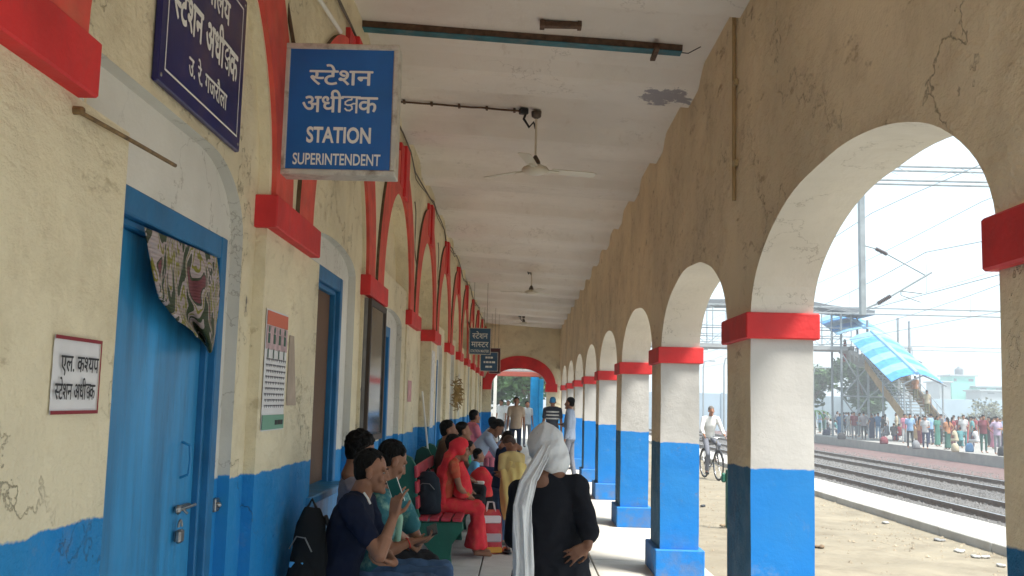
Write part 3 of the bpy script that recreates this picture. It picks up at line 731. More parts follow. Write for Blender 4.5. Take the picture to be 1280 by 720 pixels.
# rusty rod under the first capital
a = at(96, 138, X=-1.252); b = at(219, 207, X=-1.22)
g = MB(); g.tube([a, (a+b)/2+Vector((.01, 0, -.004)), b], .007); g.cap(a+Vector((-.01, 0, 0)), a+Vector((.012, 0, 0)), .014, .012)
tag(g.build('iron_rod', mat('brass_rusty_rod', (.19, .12, .05), .6, var=.5, vscale=30)), 'thin rusty rod sticking out under the nearest red capital', 'rod')
# patterned cloth stuffed over the door
def cloth():
    Lp = [(180, 284), (186, 318), (192, 350), (199, 372), (219, 398), (238, 412), (250, 424), (262, 437)]
    Rp = [(270, 322), (273, 345), (274, 365), (273, 385), (271, 402), (270, 415), (268, 427), (264, 438)]
    def smp(P, v):
        q = v*(len(P)-1); i = min(int(q), len(P)-2); f = q-i; return (P[i][0]*(1-f)+P[i+1][0]*f, P[i][1]*(1-f)+P[i+1][1]*f)
    nu, nv = 44, 40; G = []
    for j in range(nv+1):
        v = j/nv; l = smp(Lp, v); r = smp(Rp, v); row = []
        for i in range(nu+1):
            u = i/nu; px = l[0]*(1-u)+r[0]*u; py = l[1]*(1-u)+r[1]*u+ (6*sin(u*pi) if v < 1 else 0)*v
            x = -1.355+.030*sin(u*9+v*2.2)*(.35+v)+.035*sin(pi*u)*v*1.2+.012*noise.noise(Vector((u*6, v*5, 2)))
            row.append(at(px, py, X=x)+Vector((.0, 0, 0)))
        G.append(row)
    g = MB()
    for j in range(nv): g.quadstrip(G[j], G[j+1])
    m = bpy.data.materials.new('leaf_print_cloth'); m.use_nodes = True; nt = m.node_tree; b = nt.nodes['Principled BSDF']; L = nt.links.new; b.inputs['Roughness'].default_value = .85
    geo = _n(nt, 'ShaderNodeNewGeometry'); mp = _n(nt, 'ShaderNodeMapping'); mp.inputs['Scale'].default_value = (1, 9, 5); mp.inputs['Rotation'].default_value = (.55, 0, 0); L(geo.outputs['Position'], mp.inputs[0])
    n1 = _n(nt, 'ShaderNodeTexNoise'); n1.inputs['Scale'].default_value = 1.0; n1.inputs['Detail'].default_value = 2; n1.inputs['Distortion'].default_value = 1.2; L(mp.outputs[0], n1.inputs[0])
    cr = _n(nt, 'ShaderNodeValToRGB'); cr.color_ramp.interpolation = 'CONSTANT'; e = cr.color_ramp.elements
    e[0].position = 0; e[0].color = (.03, .05, .02, 1); e[1].position = .42; e[1].color = (.36, .30, .30, 1)
    for p, c in ((.50, (.20, .19, .03, 1)), (.545, (.40, .34, .34, 1)), (.62, (.05, .06, .035, 1)), (.68, (.16, .05, .06, 1))): x = e.new(p); x.color = c
    L(n1.outputs[0], cr.inputs[0]); L(cr.outputs[0], b.inputs['Base Color'])
    o = g.build('door_cloth', m, None, True, False)
    sm = o.modifiers.new('s', 'SOLIDIFY'); sm.thickness = .004
    tag(o, 'leaf patterned cloth bunched over the top corner of the first blue door', 'cloth')
cloth()

# ------------------------------------------------------------------ ceiling fittings
g = MB(); zc = ceil_z(0)
def girder():
    t = empty('teal_girder', (0, 7.42, 0), 0, 'teal painted steel girder fixed across the ceiling near the camera', 'girder')
    a = Vector((-1.28, 0, ceil_z(-1.28)-.045)); b = Vector((1.17, 0, ceil_z(1.17)-.045)); d = (b-a).normalized(); up = Vector((0, 0, 1))
    M = Matrix.Translation(a) @ Matrix(((d.x, 0, -d.z, 0), (0, 1, 0, 0), (d.z, 0, d.x, 0), (0, 0, 0, 1))); Ln = (b-a).length
    g = MB(); g.cbox((0, -.055, -.006), (Ln, .055, .004), .002, M=M); g.cbox((0, -.055, -.004), (Ln, -.047, .05), .002, 1, M=M); g.cbox((0, .047, -.004), (Ln, .055, .05), .002, M=M)
    g.build('channel', [M_teal, M_rust], t)
    g = MB(); x = .97; g.cbox((x-.02, -.14, ceil_z(x)-.075), (x+.02, .14, ceil_z(x)-.052), .003); g.build('clamp', M_rust, t)
    g = MB(); g.tube([(1.15, 0, ceil_z(1.15)-.04), (1.22, -.02, ceil_z(1.2)-.05), (1.30, -.1, ceil_z(1.3)-.02)], .004, 6); g.build('loose_wire', M_black, t)
girder()
a = ceil_z(.2); g = MB(); g.cbox((.09, 7.06, a-.045), (.38, 7.12, a-.005), .006); g.cbox((.085, 7.045, a-.05), (.12, 7.135, a-.004), .003); g.cbox((.36, 7.045, a-.05), (.39, 7.135, a-.004), .003)
tag(g.build('tube_light_bracket', M_rust), 'rusty empty tube light bracket on the ceiling before the teal girder', 'bracket')
def conduit(y, x0, x1, lab):
    t = empty('cable_conduit', (0, y, 0), 0, lab, 'conduit', 'conduits across the ceiling')
    g = MB(); g.tube([(x0+(x1-x0)*k/12, .004*sin(k*2.1), ceil_z(x0+(x1-x0)*k/12)-.022-(.0 if k % 4 else -.004)) for k in range(13)], .010, 8); g.build('pipe', M_rust, t)
    g = MB()
    for k in range(5): x = x0+(x1-x0)*(k+.5)/5; g.cbox((x-.012, -.03, ceil_z(x)-.036), (x+.012, .03, ceil_z(x)-.004), .003)
    g.build('clip', M_rust, t)
conduit(9.36, -1.3, .02, 'dark conduit running from the wall to the nearest ceiling fan')
conduit(16.6, -1.3, -.2, 'short dark conduit on the ceiling between the first and second fans')
conduit(20.35, -1.3, 1.38, 'dark conduit crossing the whole ceiling at the second fan')
conduit(32.2, -1.3, .1, 'dark conduit at the farthest ceiling fan')
def fan(x, y, zb, lab, rot):
    zt = ceil_z(x); t = empty('ceiling_fan', (x, y, zb), rot, lab, 'ceiling fan', 'ceiling fans along the verandah')
    H = zt-zb; M_cr = mat('fan_cream_enamel', (.62, .58, .47), .4); M_dk = mat('fan_dark_canopy', (.10, .08, .06), .5)
    g = MB(); g.lathe((0, 0, 0), [(.02, .045), (.07, .04), (.115, .02), (.13, 0), (.12, -.022), (.07, -.045), (.02, -.05)], 24); g.build('motor', M_cr, t, True)
    g = MB(); g.lathe((0, 0, .05), [(.05, -.012), (.045, .03), (.02, .075), (.013, .085)], 16); g.lathe((0, 0, H-.09), [(.014, -.0), (.045, .02), (.05, .07)], 16); g.build('canopy', M_dk, t, True)
    g = MB(); g.tube([(0, 0, .12), (0, 0, H-.02)], .011); g.build('down_rod', M_cr, t)
    for k in range(3):
        a = 2*pi*k/3; M = Matrix.Rotation(a, 4, 'Z') @ Matrix.Rotation(radians(-9), 4, 'X')
        g = MB(); P = [(.16, -.05), (.58, -.065), (.62, -.04), (.62, .045), (.58, .06), (.16, .05)]; i = len(g.v)
        for zz in (-.003, .003): g.v += [tuple(M @ Vector((p[0], p[1], zz+.004))) for p in P]
        g.f += [tuple(range(5, -1, -1)), tuple(range(6, 12))]+[(k2, (k2+1) % 6, (k2+1) % 6+6, k2+6) for k2 in range(6)]; g.m += [0]*8
        g.cbox((.09, -.02, -.008), (.24, .02, .002), .003, M=M)
        g.build('blade', M_cr, t)
    g = MB(); P = [(-.10, 0, H-.03), (-.12, .02, H-.10), (-.06, .03, H-.17), (-.02, .02, H-.12), (0, .01, H-.18)]; g.tube(P, .013, 8); g.cbox((-.17, -.03, H-.06), (-.09, .03, H-.005), .006); g.build('wiring', M_black, t)
c = at(669, 212, Y=9.35); fan(c.x, 9.35, c.z, 'nearest cream ceiling fan hanging on a rod with a loop of black cable', .35)
c = at(664, 365, Y=20.4); fan(c.x, 20.4, c.z, 'second ceiling fan halfway down the verandah', .9)
c = at(654.5, 404, Y=32.3); fan(c.x, 32.3, c.z, 'farthest small ceiling fan near the end wall', .2)
t = empty('wall_conduit', (XR, 6.53, 0), 0, 'upright pipe with two junction boxes high on the tan arcade wall', 'conduit')
g = MB(); g.tube([(-.018, 0, 3.0), (-.018, 0, 4.32)], .013, 10); g.build('pipe', mat('tan_painted_pipe', (.38, .27, .13), .7), t)
for z in (3.245, 3.79): g = MB(); g.lathe((-.0, 0, z), [(.035, -.045), (.035, -.01), (.03, 0)], 14, M=Matrix.Rotation(radians(-90), 3, 'Y')); g.cbox((-.03, -.06, z-.02), (-.0, .0, z+.02), .004); g.build('junction_box', mat('tan_painted_box', (.42, .31, .16), .6), t)
t = empty('wall_wires', (XP, 6.6, 0), 0, 'loose grey wires and white tube running along the top of the station wall', 'wires')
g = MB(); P = []
for k in range(60):
    y = -2+k*.62; P.append((.015+.01*sin(k*1.7), y-1.4, 4.30+.06*sin(k*.8)+.03*sin(k*2.3)))
g.tube(P, .008, 6); g.tube([(p[0]+.01, p[1], p[2]-.05+.03*sin(i*1.3)) for i, p in enumerate(P)], .005, 6); g.build('wire', mat('grey_wire', (.14, .12, .1), .8), t)
g = MB(); a = at(400, 0, X=-1.22)-Vector((XP, 6.6, 0)); b = at(426, 40, X=-1.20)-Vector((XP, 6.6, 0)); g.tube([a*1.0+(a-b)*.3, b], .013); g.build('white_tube', M_white_paint, t)
for k, (yy, zz) in enumerate(((11.6, 3.9), (14.9, 3.95))):
    g = MB(); g.tube([(.01+.01*sin(i), yy-6.6-.25+.05*i+.02*sin(i*2), zz-.1*i) for i in range(9)], .006, 6); g.build('wire', mat('grey_wire', (.14, .12, .1), .8), t)

# ------------------------------------------------------------------ beyond the end wall
t = empty('blue_pillar', (.62, 39.2, 0), 0, 'thick bright blue pillar seen through the end arch', 'pillar')
g = MB(); g.cbox((-.20, -.3, 0), (.12, .3, 2.62), .03); g.build('shaft', mat('azure_pillar_paint', (.015, .27, .62), .6, var=.15), t)
g = MB(); g.cbox((.125, -.28, 0), (.30, .28, 2.55), .02); g.build('pilaster', mat('azure_pillar_paint2', (.03, .34, .68), .6, var=.15), t)
t = empty('red_beam', (0, 39, 2.62), 0, 'dusty red roof beam behind the end arch', 'beam'); g = MB(); g.cbox((-1.3, -.1, 0), (1.3, .1, .18), .01); g.build('beam', mat('dusty_red', (.36, .10, .08), .7), t)
g = MB(); g.cbox((-1.6, 39.2, 2.82), (1.6, 46, 2.9), .01); tag(g.build('shed_roof', mat('grey_sheet', (.35, .36, .38), .6), None), 'grey sheet roof behind the red beam beyond the end wall', 'roof')
t = empty('white_post', (-.92, 38.2, 0), 0, 'white post at the left side of the end arch', 'post'); g = MB(); g.cbox((-.06, -.06, 0), (.06, .06, 2.62), .008); g.build('post', M_white_paint, t)
t = empty('outbuilding', (-2.4, 47, 0), 0, 'pale building beyond the end arch with a small red sign', 'building')
g = MB(); g.cbox((-2, 0, 0), (.55, 12, 3.6), .02); g.build('wall', mat('pale_wall', (.55, .56, .54), .9, var=.1), t)
for k in range(4): g = MB(); g.cbox((.54, 1+k*2.8, 1.0), (.58, 2.0+k*2.8, 2.1), .01); g.build('window', mat('dark_window', (.05, .06, .07), .3), t)
g = MB(); g.cbox((.5, .4, 2.25), (1.1, .46, 2.6), .01); g.build('red_sign', M_red, t)

# ------------------------------------------------------------------ people
SK1 = mat('skin_brown', (.27, .125, .070), .55, var=.08, vscale=9); SK2 = mat('skin_dark_brown', (.17, .075, .04), .55, var=.08, vscale=9)
M_hair = mat('black_hair', (.004, .0035, .003), .7, spec=.15, bump=.9, bscale=90, stretch=(1, 1, .3)); M_brhair = mat('brown_hair', (.05, .022, .012), .55, bump=.8, bscale=90)
M_eye = mat('eye_white', (.36, .32, .29), .4); M_iris = mat('dark_iris', (.01, .006, .004), .2); M_lip = mat('lips', (.24, .07, .055), .5)
def cloth_m(name, col, **k):
    kw = dict(rough=.9, bump=.5, bscale=9, var=.10, vscale=7, spec=.15); kw.update(k); return mat('cloth_'+name, col, **kw)
def V(*a): return Vector(a)

def head_frame(c, yaw, pitch, roll=0, s=1.0):
    """local head frame: +Y is where the face looks, +Z up"""
    return Matrix.Translation(c) @ Matrix.Rotation(yaw, 4, 'Z') @ Matrix.Rotation(pitch, 4, 'X') @ Matrix.Rotation(roll, 4, 'Y') @ Matrix.Scale(s, 4)
def head_pieces(g, H, s, fine=True):
    R = H.to_3x3()
    def e(c, r): g.ell(H @ V(*c), r, M=R, nu=20 if fine else 10, nv=14 if fine else 7)
    def k(a, b, r1, r2): g.cap(H @ V(*a), H @ V(*b), r1*s, r2*s, 12 if fine else 6)
    e((0, -.012, .035), (.073, .090, .083)); e((0, .024, -.025), (.058, .064, .078)); e((0, .046, -.076), (.042, .046, .038))
    k((0, .083, -.100), (0, .074, -.096), .0185, .022)
    e((-.0765, -.006, -.010), (.012, .020, .033)); e((.0765, -.006, -.010), (.012, .020, .033))
    k((0, .086, .014), (0, .106, -.028), .0085, .0125); k((-.013, .094, -.033), (.013, .094, -.033), .009, .009)
    if fine:
        k((-.038, .070, .030), (.038, .070, .030), .014, .014); e((0, .074, .030), (.036, .014, .012))
        e((-.040, .062, -.028), (.022, .020, .022)); e((.040, .062, -.028), (.022, .020, .022))
        k((-.019, .085, -.058), (.019, .085, -.058), .0095, .0095); k((-.016, .086, -.068), (.016, .086, -.068), .0095, .0095)
    k((0, -.025, -.07), (0, -.035, -.15), .050, .052)
def face_details(t, H, s, moustache=False):
    R = H.to_3x3()
    for sx in (-1, 1):
        g = MB(); g.ell(H @ V(sx*.030, .0715, .008), (.0105, .0075, .0050), M=R); e = g.build('eye', M_eye, t, True)
        g = MB(); g.ell(H @ V(sx*.030, .0775, .008), (.0060, .0030, .0050), M=R); g.build('iris', M_iris, e, True)
        g = MB(); g.tube([H @ V(sx*(.014+.008*k), .090-.0035*k, .030+.003*sin(k*.8)) for k in range(5)], [.003*s, .0042*s, .004*s, .003*s, .002*s], 6); g.build('eyebrow', M_hair, t, True)
    g = MB(); g.tube([H @ V(.018*(k-2)/2, .0955-.004*abs(k-2)/2, -.0645) for k in range(5)], [.002*s, .0045*s, .0052*s, .0045*s, .002*s], 6); g.build('lips', M_lip, t, True)
    if moustache:
        g = MB(); g.tube([H @ V(.026*(k-3)/3, .0985-.008*abs(k-3)/3, -.049-.006*abs(k-3)/3) for k in range(7)], [.0015*s, .004*s, .0055*s, .005*s, .0055*s, .004*s, .0015*s], 6); g.build('moustache', M_hair, t, True)
def hair_mesh(H, s, style='short', m=None, voxel=.006, seed=1, long_to=None):
    g = MB(); R = H.to_3x3(); rnd = random.Random(seed); m = m or M_hair
    if style != 'far':
        g.ell(H @ V(0, -.030, .050), (.0765, .084, .079), M=R, nu=20, nv=12); g.ell(H @ V(0, -.048, .004), (.069, .062, .078), M=R, nu=20, nv=12)
        n = {'short': 150, 'curly': 240, 'long': 110}[style]
        for k in range(n):
            a = rnd.uniform(0, 2*pi); zz = rnd.uniform(-.75, 1); q = sqrt(max(0, 1-zz*zz)); d = V(q*cos(a), q*sin(a), zz)
            if d.y > .05 and d.z < .58-.45*abs(d.x): continue
            if d.z < -.12 and d.y > -.30: continue
            p = V(d.x*.077, d.y*.088-.026, d.z*.082+.050)
            if style == 'curly': g.ell(H @ (p*1.03), rnd.uniform(.010, .019)*s, nu=7, nv=5)
            else:
                f = V(d.x*.25+rnd.uniform(-.2, .2), .9 if d.z > .5 else -.2, -.15 if d.z > .5 else -.9).normalized(); f = (f-d*f.dot(d)*.9).normalized()
                g.cap(H @ (p-f*.012), H @ (p+f*rnd.uniform(.016, .03)+d*.004), .007*s, .0035*s, 6)
    else: g.ell(H @ V(0, -.020, .045), (.080, .095, .086), M=R, nu=10, nv=7)
    if long_to is not None: g.chain([H @ V(0, -.07, .02), H @ V(0, -.10, -.08), long_to], [.06*s, .05*s, .03*s])
    return remeshed(g, voxel, m, 1, name='hair')
def hand(g, w, d, nrm, curl=.6, s=1.0, side=1, spread=.10, thumb=.9):
    """w wrist, d finger direction, nrm palm side normal; side=+1 puts the thumb on d x nrm; five separate fingers, bent at the knuckles"""
    d = Vector(d).normalized(); nrm = Vector(nrm); nrm = (nrm-d*nrm.dot(d)).normalized(); x = d.cross(nrm)*side
    w = Vector(w); P = lambda a, b, c: w+x*a*s+d*b*s+nrm*c*s
    for a in (-.026, -.009, .009, .026): g.cap(P(a*.62, .005, 0), P(a, .075, .0), .0145*s, .0115*s, 8)
    for a, ln, sp in ((.027, .070, 1.), (.009, .078, .35), (-.009, .072, -.35), (-.026, .056, -1.)):
        p = P(a, .080, 0); ang = curl*.5; dirv = (d+x*sp*spread)
        for q, (l, r) in enumerate(((.45, .0088), (.31, .0080), (.24, .0070))):
            e = (dirv*cos(ang)+nrm*sin(ang)).normalized(); p2 = p+e*ln*l*s; g.cap(p, p2, r*s, (r-.0008)*s, 7); p = p2; ang += curl*.75
    p = P(.016, .018, .006); p2 = p+(x*.75+d*.55+nrm*.35*thumb).normalized()*.038*s; g.cap(p, p2, .013*s, .0105*s, 8)
    p3 = p2+(x*.25+d*.9+nrm*.5*thumb).normalized()*.030*s; g.cap(p2, p3, .0102*s, .009*s, 8); p4 = p3+(d*.9+nrm*.6*thumb-x*.15).normalized()*.024*s; g.cap(p3, p4, .009*s, .0075*s, 8)

def person(label, J, skin=None, top=None, bottom=None, hair=None, style='short', sleeve=.55, kind='trousers', s=1.0, voxel=.014, hvox=None, base=None,
           hands=None, face=False, moustache=False, shoes=None, group=None, fat=1.0, fine=False, hem=None, folds=0, long_to=None, name='person', cat='person'):
    """J holds world joints: head(centre) yaw pitch neck chest pelvis ax sh el wr hip kn an (pairs: left-of-body first) toe"""
    skin = skin or SK1; base = Vector(base if base is not None else (J['pelvis'].x, J['pelvis'].y, min(J['an'][0].z, J['an'][1].z)-.08*s))
    t = empty(name, base, 0, label, cat, group)
    q = lambda p: Vector(p)-base
    s0 = s; s = J.get('hs', s)
    H = head_frame(q(J['head']), J['yaw'], J.get('pitch', 0), J.get('roll', 0), s)
    pel, che, nek = q(J['pelvis']), q(J['chest']), q(J['neck']); ax = J['ax'].normalized()
    sh = [q(p) for p in J['sh']]; el = [q(p) for p in J['el']]; wr = [q(p) for p in J['wr']]; hip = [q(p) for p in J['hip']]; kn = [q(p) for p in J['kn']]; an = [q(p) for p in J['an']]; toe = [q(p) for p in J['toe']]
    f = s*fat
    # body: one continuous skin
    g = MB(); head_pieces(g, H, s, fine); hs = s; s = s0
    g.cap(nek, H @ V(0, -.025, -.07), .062*s, .054*s, 12)
    g.loft([(pel-(che-pel)*.3, .11*f, .09*f), (pel, .145*f, .10*f), ((pel+che)/2, .120*f, .085*f), (che, .145*f, .10*f), ((che+nek*2)/3, .14*f, .075*f), (nek, .05*f, .05*f)], ax, 16)
    for i in (0, 1):
        g.chain([sh[i], el[i], wr[i]], [.046*s, .037*s, .0245*s], 12)
        g.cap((el[i]*.62+wr[i]*.38), el[i], .037*s, .038*s, 10)
        g.chain([hip[i], kn[i], an[i]], [.075*f, .050*s, .036*s], 12); g.cap(kn[i]*.65+an[i]*.35, kn[i], .050*s, .048*s, 10)
        g.cap(an[i]-V(0, 0, .035*s), toe[i], .035*s, .027*s, 8)
        if hands and hands[i]: h = dict(hands[i]); hand(g, wr[i], h.pop('d'), h.pop('n'), s=s, **h)
        else:
            dd = (wr[i]-el[i]).normalized(); hand(g, wr[i], dd, ax*(1 if i == 0 else -1)*1.0, curl=.45, s=s, side=1) if fine else (g.cap(wr[i], wr[i]+dd*.09*s, .026*s, .022*s, 8), g.cap(wr[i]+dd*.08*s, wr[i]+dd*.15*s, .02*s, .012*s, 8))
    link('body', remeshed(g, hvox or voxel, skin, 1, name='body'), t)
    wr_f = (lambda c: .007*noise.noise(c*9)+.016*(.22-abs(noise.noise(V(c.x*9+c.z*6, c.y*9, c.z*11-c.x*5))))+.004*noise.noise(c*28)) if fine or folds else None
    # shirt
    if top:
        g = MB(); dn = (che-pel); o = .016*s
        lo = (hem if hem is not None else .25)
        secs = [(pel-dn*lo, .155*f+o, .105*f+o), (pel, .150*f+o, .103*f+o), ((pel+che)/2, .130*f+o, .095*f+o), (che, .150*f+o, .108*f+o), ((che+nek*2)/3, .135*f+o, .078*f+o), (nek+(nek-che)*.02, .078*f+o, .062*f+o), (nek+(nek-che)*.11, .060*f+o, .052*f+o)]
        g.loft(secs, ax, 20)
        for i in (0, 1):
            g.cap(nek*.55+sh[i]*.45, sh[i], .062*s, .054*s+o*.5, 10)
            if sleeve > 1: g.chain([sh[i], el[i], el[i]+(wr[i]-el[i])*(sleeve-1)], [.050*s+o, .042*s+o, .030*s+o], 12)
            elif sleeve > 0: g.cap(sh[i], sh[i]+(el[i]-sh[i])*sleeve, .047*s+o, .045*s+o, 12)
        link('shirt' if kind == 'trousers' else 'blouse', remeshed(g, voxel, top, 2, wr_f), t)
    if bottom:
        g = MB(); o = .014*s; dn = (che-pel)
        g.loft([(pel+dn*.12, .135*f+o, .098*f+o), (pel, .148*f+o, .104*f+o), (pel-dn*.35, .14*f+o, .09*f+o)], ax, 16)
        if kind == 'trousers':
            for i in (0, 1): g.chain([hip[i], kn[i], an[i]+(kn[i]-an[i])*.08], [.085*f, .060*s+o*.3, .046*s+o*.3], 12)
        else:
            for i in (0, 1): g.chain([hip[i], kn[i], an[i]+(kn[i]-an[i])*.22], [.10*f, .085*s, .075*s], 12)
            m0 = (kn[0]+kn[1])/2; m1 = (an[0]+an[1])/2; wide = (an[0]-an[1]).length/2+.085*s
            g.loft([((hip[0]+hip[1])/2, .15*f, .10*f), (m0, .14*s, .09*s), ((m0+m1)/2, wide*.95, .105*s), (m1+V(0, 0, .03), wide*1.08, .135*s), (m1+V(0, 0, .005), wide*1.08, .135*s)], ax, 24, lambda k, a: .05*sin(a*7) if k > 1 else 0)
        link({'trousers': 'trousers', 'skirt': 'skirt', 'saree': 'saree_drape'}[kind], remeshed(g, voxel, bottom, 2, wr_f), t)
    if hair: link('hair', hair_mesh(H, hs, style, hair, voxel=min(voxel, .012) if not fine else .0065, seed=len(label), long_to=None if long_to is None else q(long_to)), t)
    if face: face_details(t, H, hs, moustache)
    if shoes:
        for i in (0, 1):
            g = MB(); g.cap(an[i]-V(0, 0, .045*s), toe[i]-V(0, 0, .004), .040*s, .032*s, 10); link('shoe', remeshed(g, max(voxel*.8, .008), shoes, 1), t)
    t['_h'] = 0; del t['_h']
    return t, H

def pose_stand(x, y, z, yaw, h=1.7, arms=('down', 'down'), stride=0, lean=0, head=(0, 0)):
    s = h/1.72; c, n = cos(yaw), sin(yaw)
    def P(a, b, zz): return V(x+(a*c-b*n)*s, y+(a*n+b*c)*s, z+zz*s)     # a right.. b forward
    b0 = lean
    J = dict(pelvis=P(0, 0, .93), chest=P(0, b0*.5, 1.25), neck=P(0, b0, 1.46), head=P(0, b0*1.25+.02, 1.595), yaw=yaw+head[0], pitch=head[1], ax=V(c, n, 0))
    J['sh'] = [P(-.175, b0*.92, 1.405), P(.175, b0*.92, 1.405)]; J['hip'] = [P(-.09, 0, .90), P(.09, 0, .90)]
    J['kn'] = [P(-.10, stride*.5+.02, .50), P(.10, -stride*.4+.02, .49)]; J['an'] = [P(-.10, stride, .09), P(.10, -stride, .09)]
    J['toe'] = [P(-.115, stride+.17, .03), P(.115, -stride+.17, .03)]
    E, Wr = [], []
    for i, a in enumerate(arms):
        sg = -1 if i == 0 else 1; bb = b0*.9
        if a == 'down': e, w = (.215*sg, bb-.02, 1.12), (.225*sg, bb+.05, .87)
        elif a == 'swing': e, w = (.215*sg, bb+.08*sg, 1.13), (.22*sg, bb+.2*sg, .92)
        elif a == 'bent': e, w = (.21*sg, bb-.02, 1.13), (.12*sg, bb+.22, 1.12)
        elif a == 'fold': e, w = (.21*sg, bb+.06, 1.13), (-.04*sg, bb+.17, 1.16)
        elif a == 'face': e, w = (.22*sg, bb+.08, 1.18), (.11*sg, bb+.20, 1.40)
        elif a == 'hip': e, w = (.36*sg, bb-.06, 1.16), (.19*sg, bb-.03, .99)
        elif a == 'back': e, w = (.23*sg, bb-.08, 1.13), (.06*sg, bb-.17, .98)
        E.append(P(*e)); Wr.append(P(*w))
    J['el'] = E; J['wr'] = Wr; return J, s
def pose_sit(x, y, z, yaw, h=1.7, seat=.45, lean=.08, arms='lap', head=(0, 0), knees=.0, side=0):
    s = h/1.72; c, n = cos(yaw), sin(yaw)
    def P(a, b, zz): return V(x+(a*c-b*n)*s, y+(a*n+b*c)*s, z+seat+(zz-.0)*s)
    J = dict(pelvis=P(0, 0, .10), chest=P(side*.4, lean*.6, .40), neck=P(side, lean, .60), head=P(side*1.2, lean*1.3+.03, .735-abs(lean)*.15), yaw=yaw+head[0], pitch=head[1], ax=V(c, n, 0))
    J['sh'] = [P(-.175+side, lean*.93, .545), P(.175+side, lean*.93, .545)]; J['hip'] = [P(-.09, .02, .09), P(.09, .02, .09)]
    zk = .06; J['kn'] = [P(-.11-knees, .45, zk), P(.11+knees, .45, zk)]; za = -(seat/s)+.09
    J['an'] = [P(-.11, .44, za), P(.11, .44, za)]; J['toe'] = [P(-.12, .60, za-.05), P(.12, .60, za-.05)]
    if arms == 'lap': J['el'] = [P(-.22, lean+.06, .30), P(.22, lean+.06, .30)]; J['wr'] = [P(-.10, .28+lean*.3, .20), P(.10, .28+lean*.3, .20)]
    elif arms == 'phone': J['el'] = [P(-.21, lean+.06, .32), P(.21, lean+.06, .32)]; J['wr'] = [P(-.05, lean+.27, .38), P(.05, lean+.27, .38)]
    else: J['el'] = [P(-.20, lean+.14, .30), P(.20, lean+.14, .30)]; J['wr'] = [P(-.08, lean+.2, .52), P(.08, lean+.2, .52)]
    return J, s

C_navy = cloth_m('navy', (.008, .012, .030)); C_denim = cloth_m('denim', (.07, .13, .24), var=.25, vscale=12); C_black = cloth_m('black', (.010, .011, .015))
C_dk = cloth_m('charcoal', (.02, .02, .023)); C_lilac = cloth_m('lilac_grey', (.34, .33, .40)); C_grey = cloth_m('grey', (.16, .17, .20))
C_ltblue = cloth_m('light_blue', (.34, .43, .58)); C_beige = cloth_m('beige', (.44, .34, .25)); C_white = cloth_m('white', (.62, .62, .60)); C_greyblue = cloth_m('grey_blue', (.22, .26, .33))
C_red = cloth_m('coral_red', (.66, .035, .05), dark=(.62, .16, .07), dscale=11, damt=.55); C_yellow = cloth_m('pale_yellow', (.62, .48, .18)); C_teal = cloth_m('teal_print', (.04, .16, .19), dark=(.3, .5, .38), dscale=14, damt=1.0)
C_mint = cloth_m('mint', (.33, .56, .42)); C_scarf = cloth_m('white_scarf', (.64, .65, .65), bump=.8, bscale=14, var=.06); C_pink = cloth_m('pink', (.58, .17, .22)); C_grn = cloth_m('green', (.03, .3, .14))
SEAT = .52
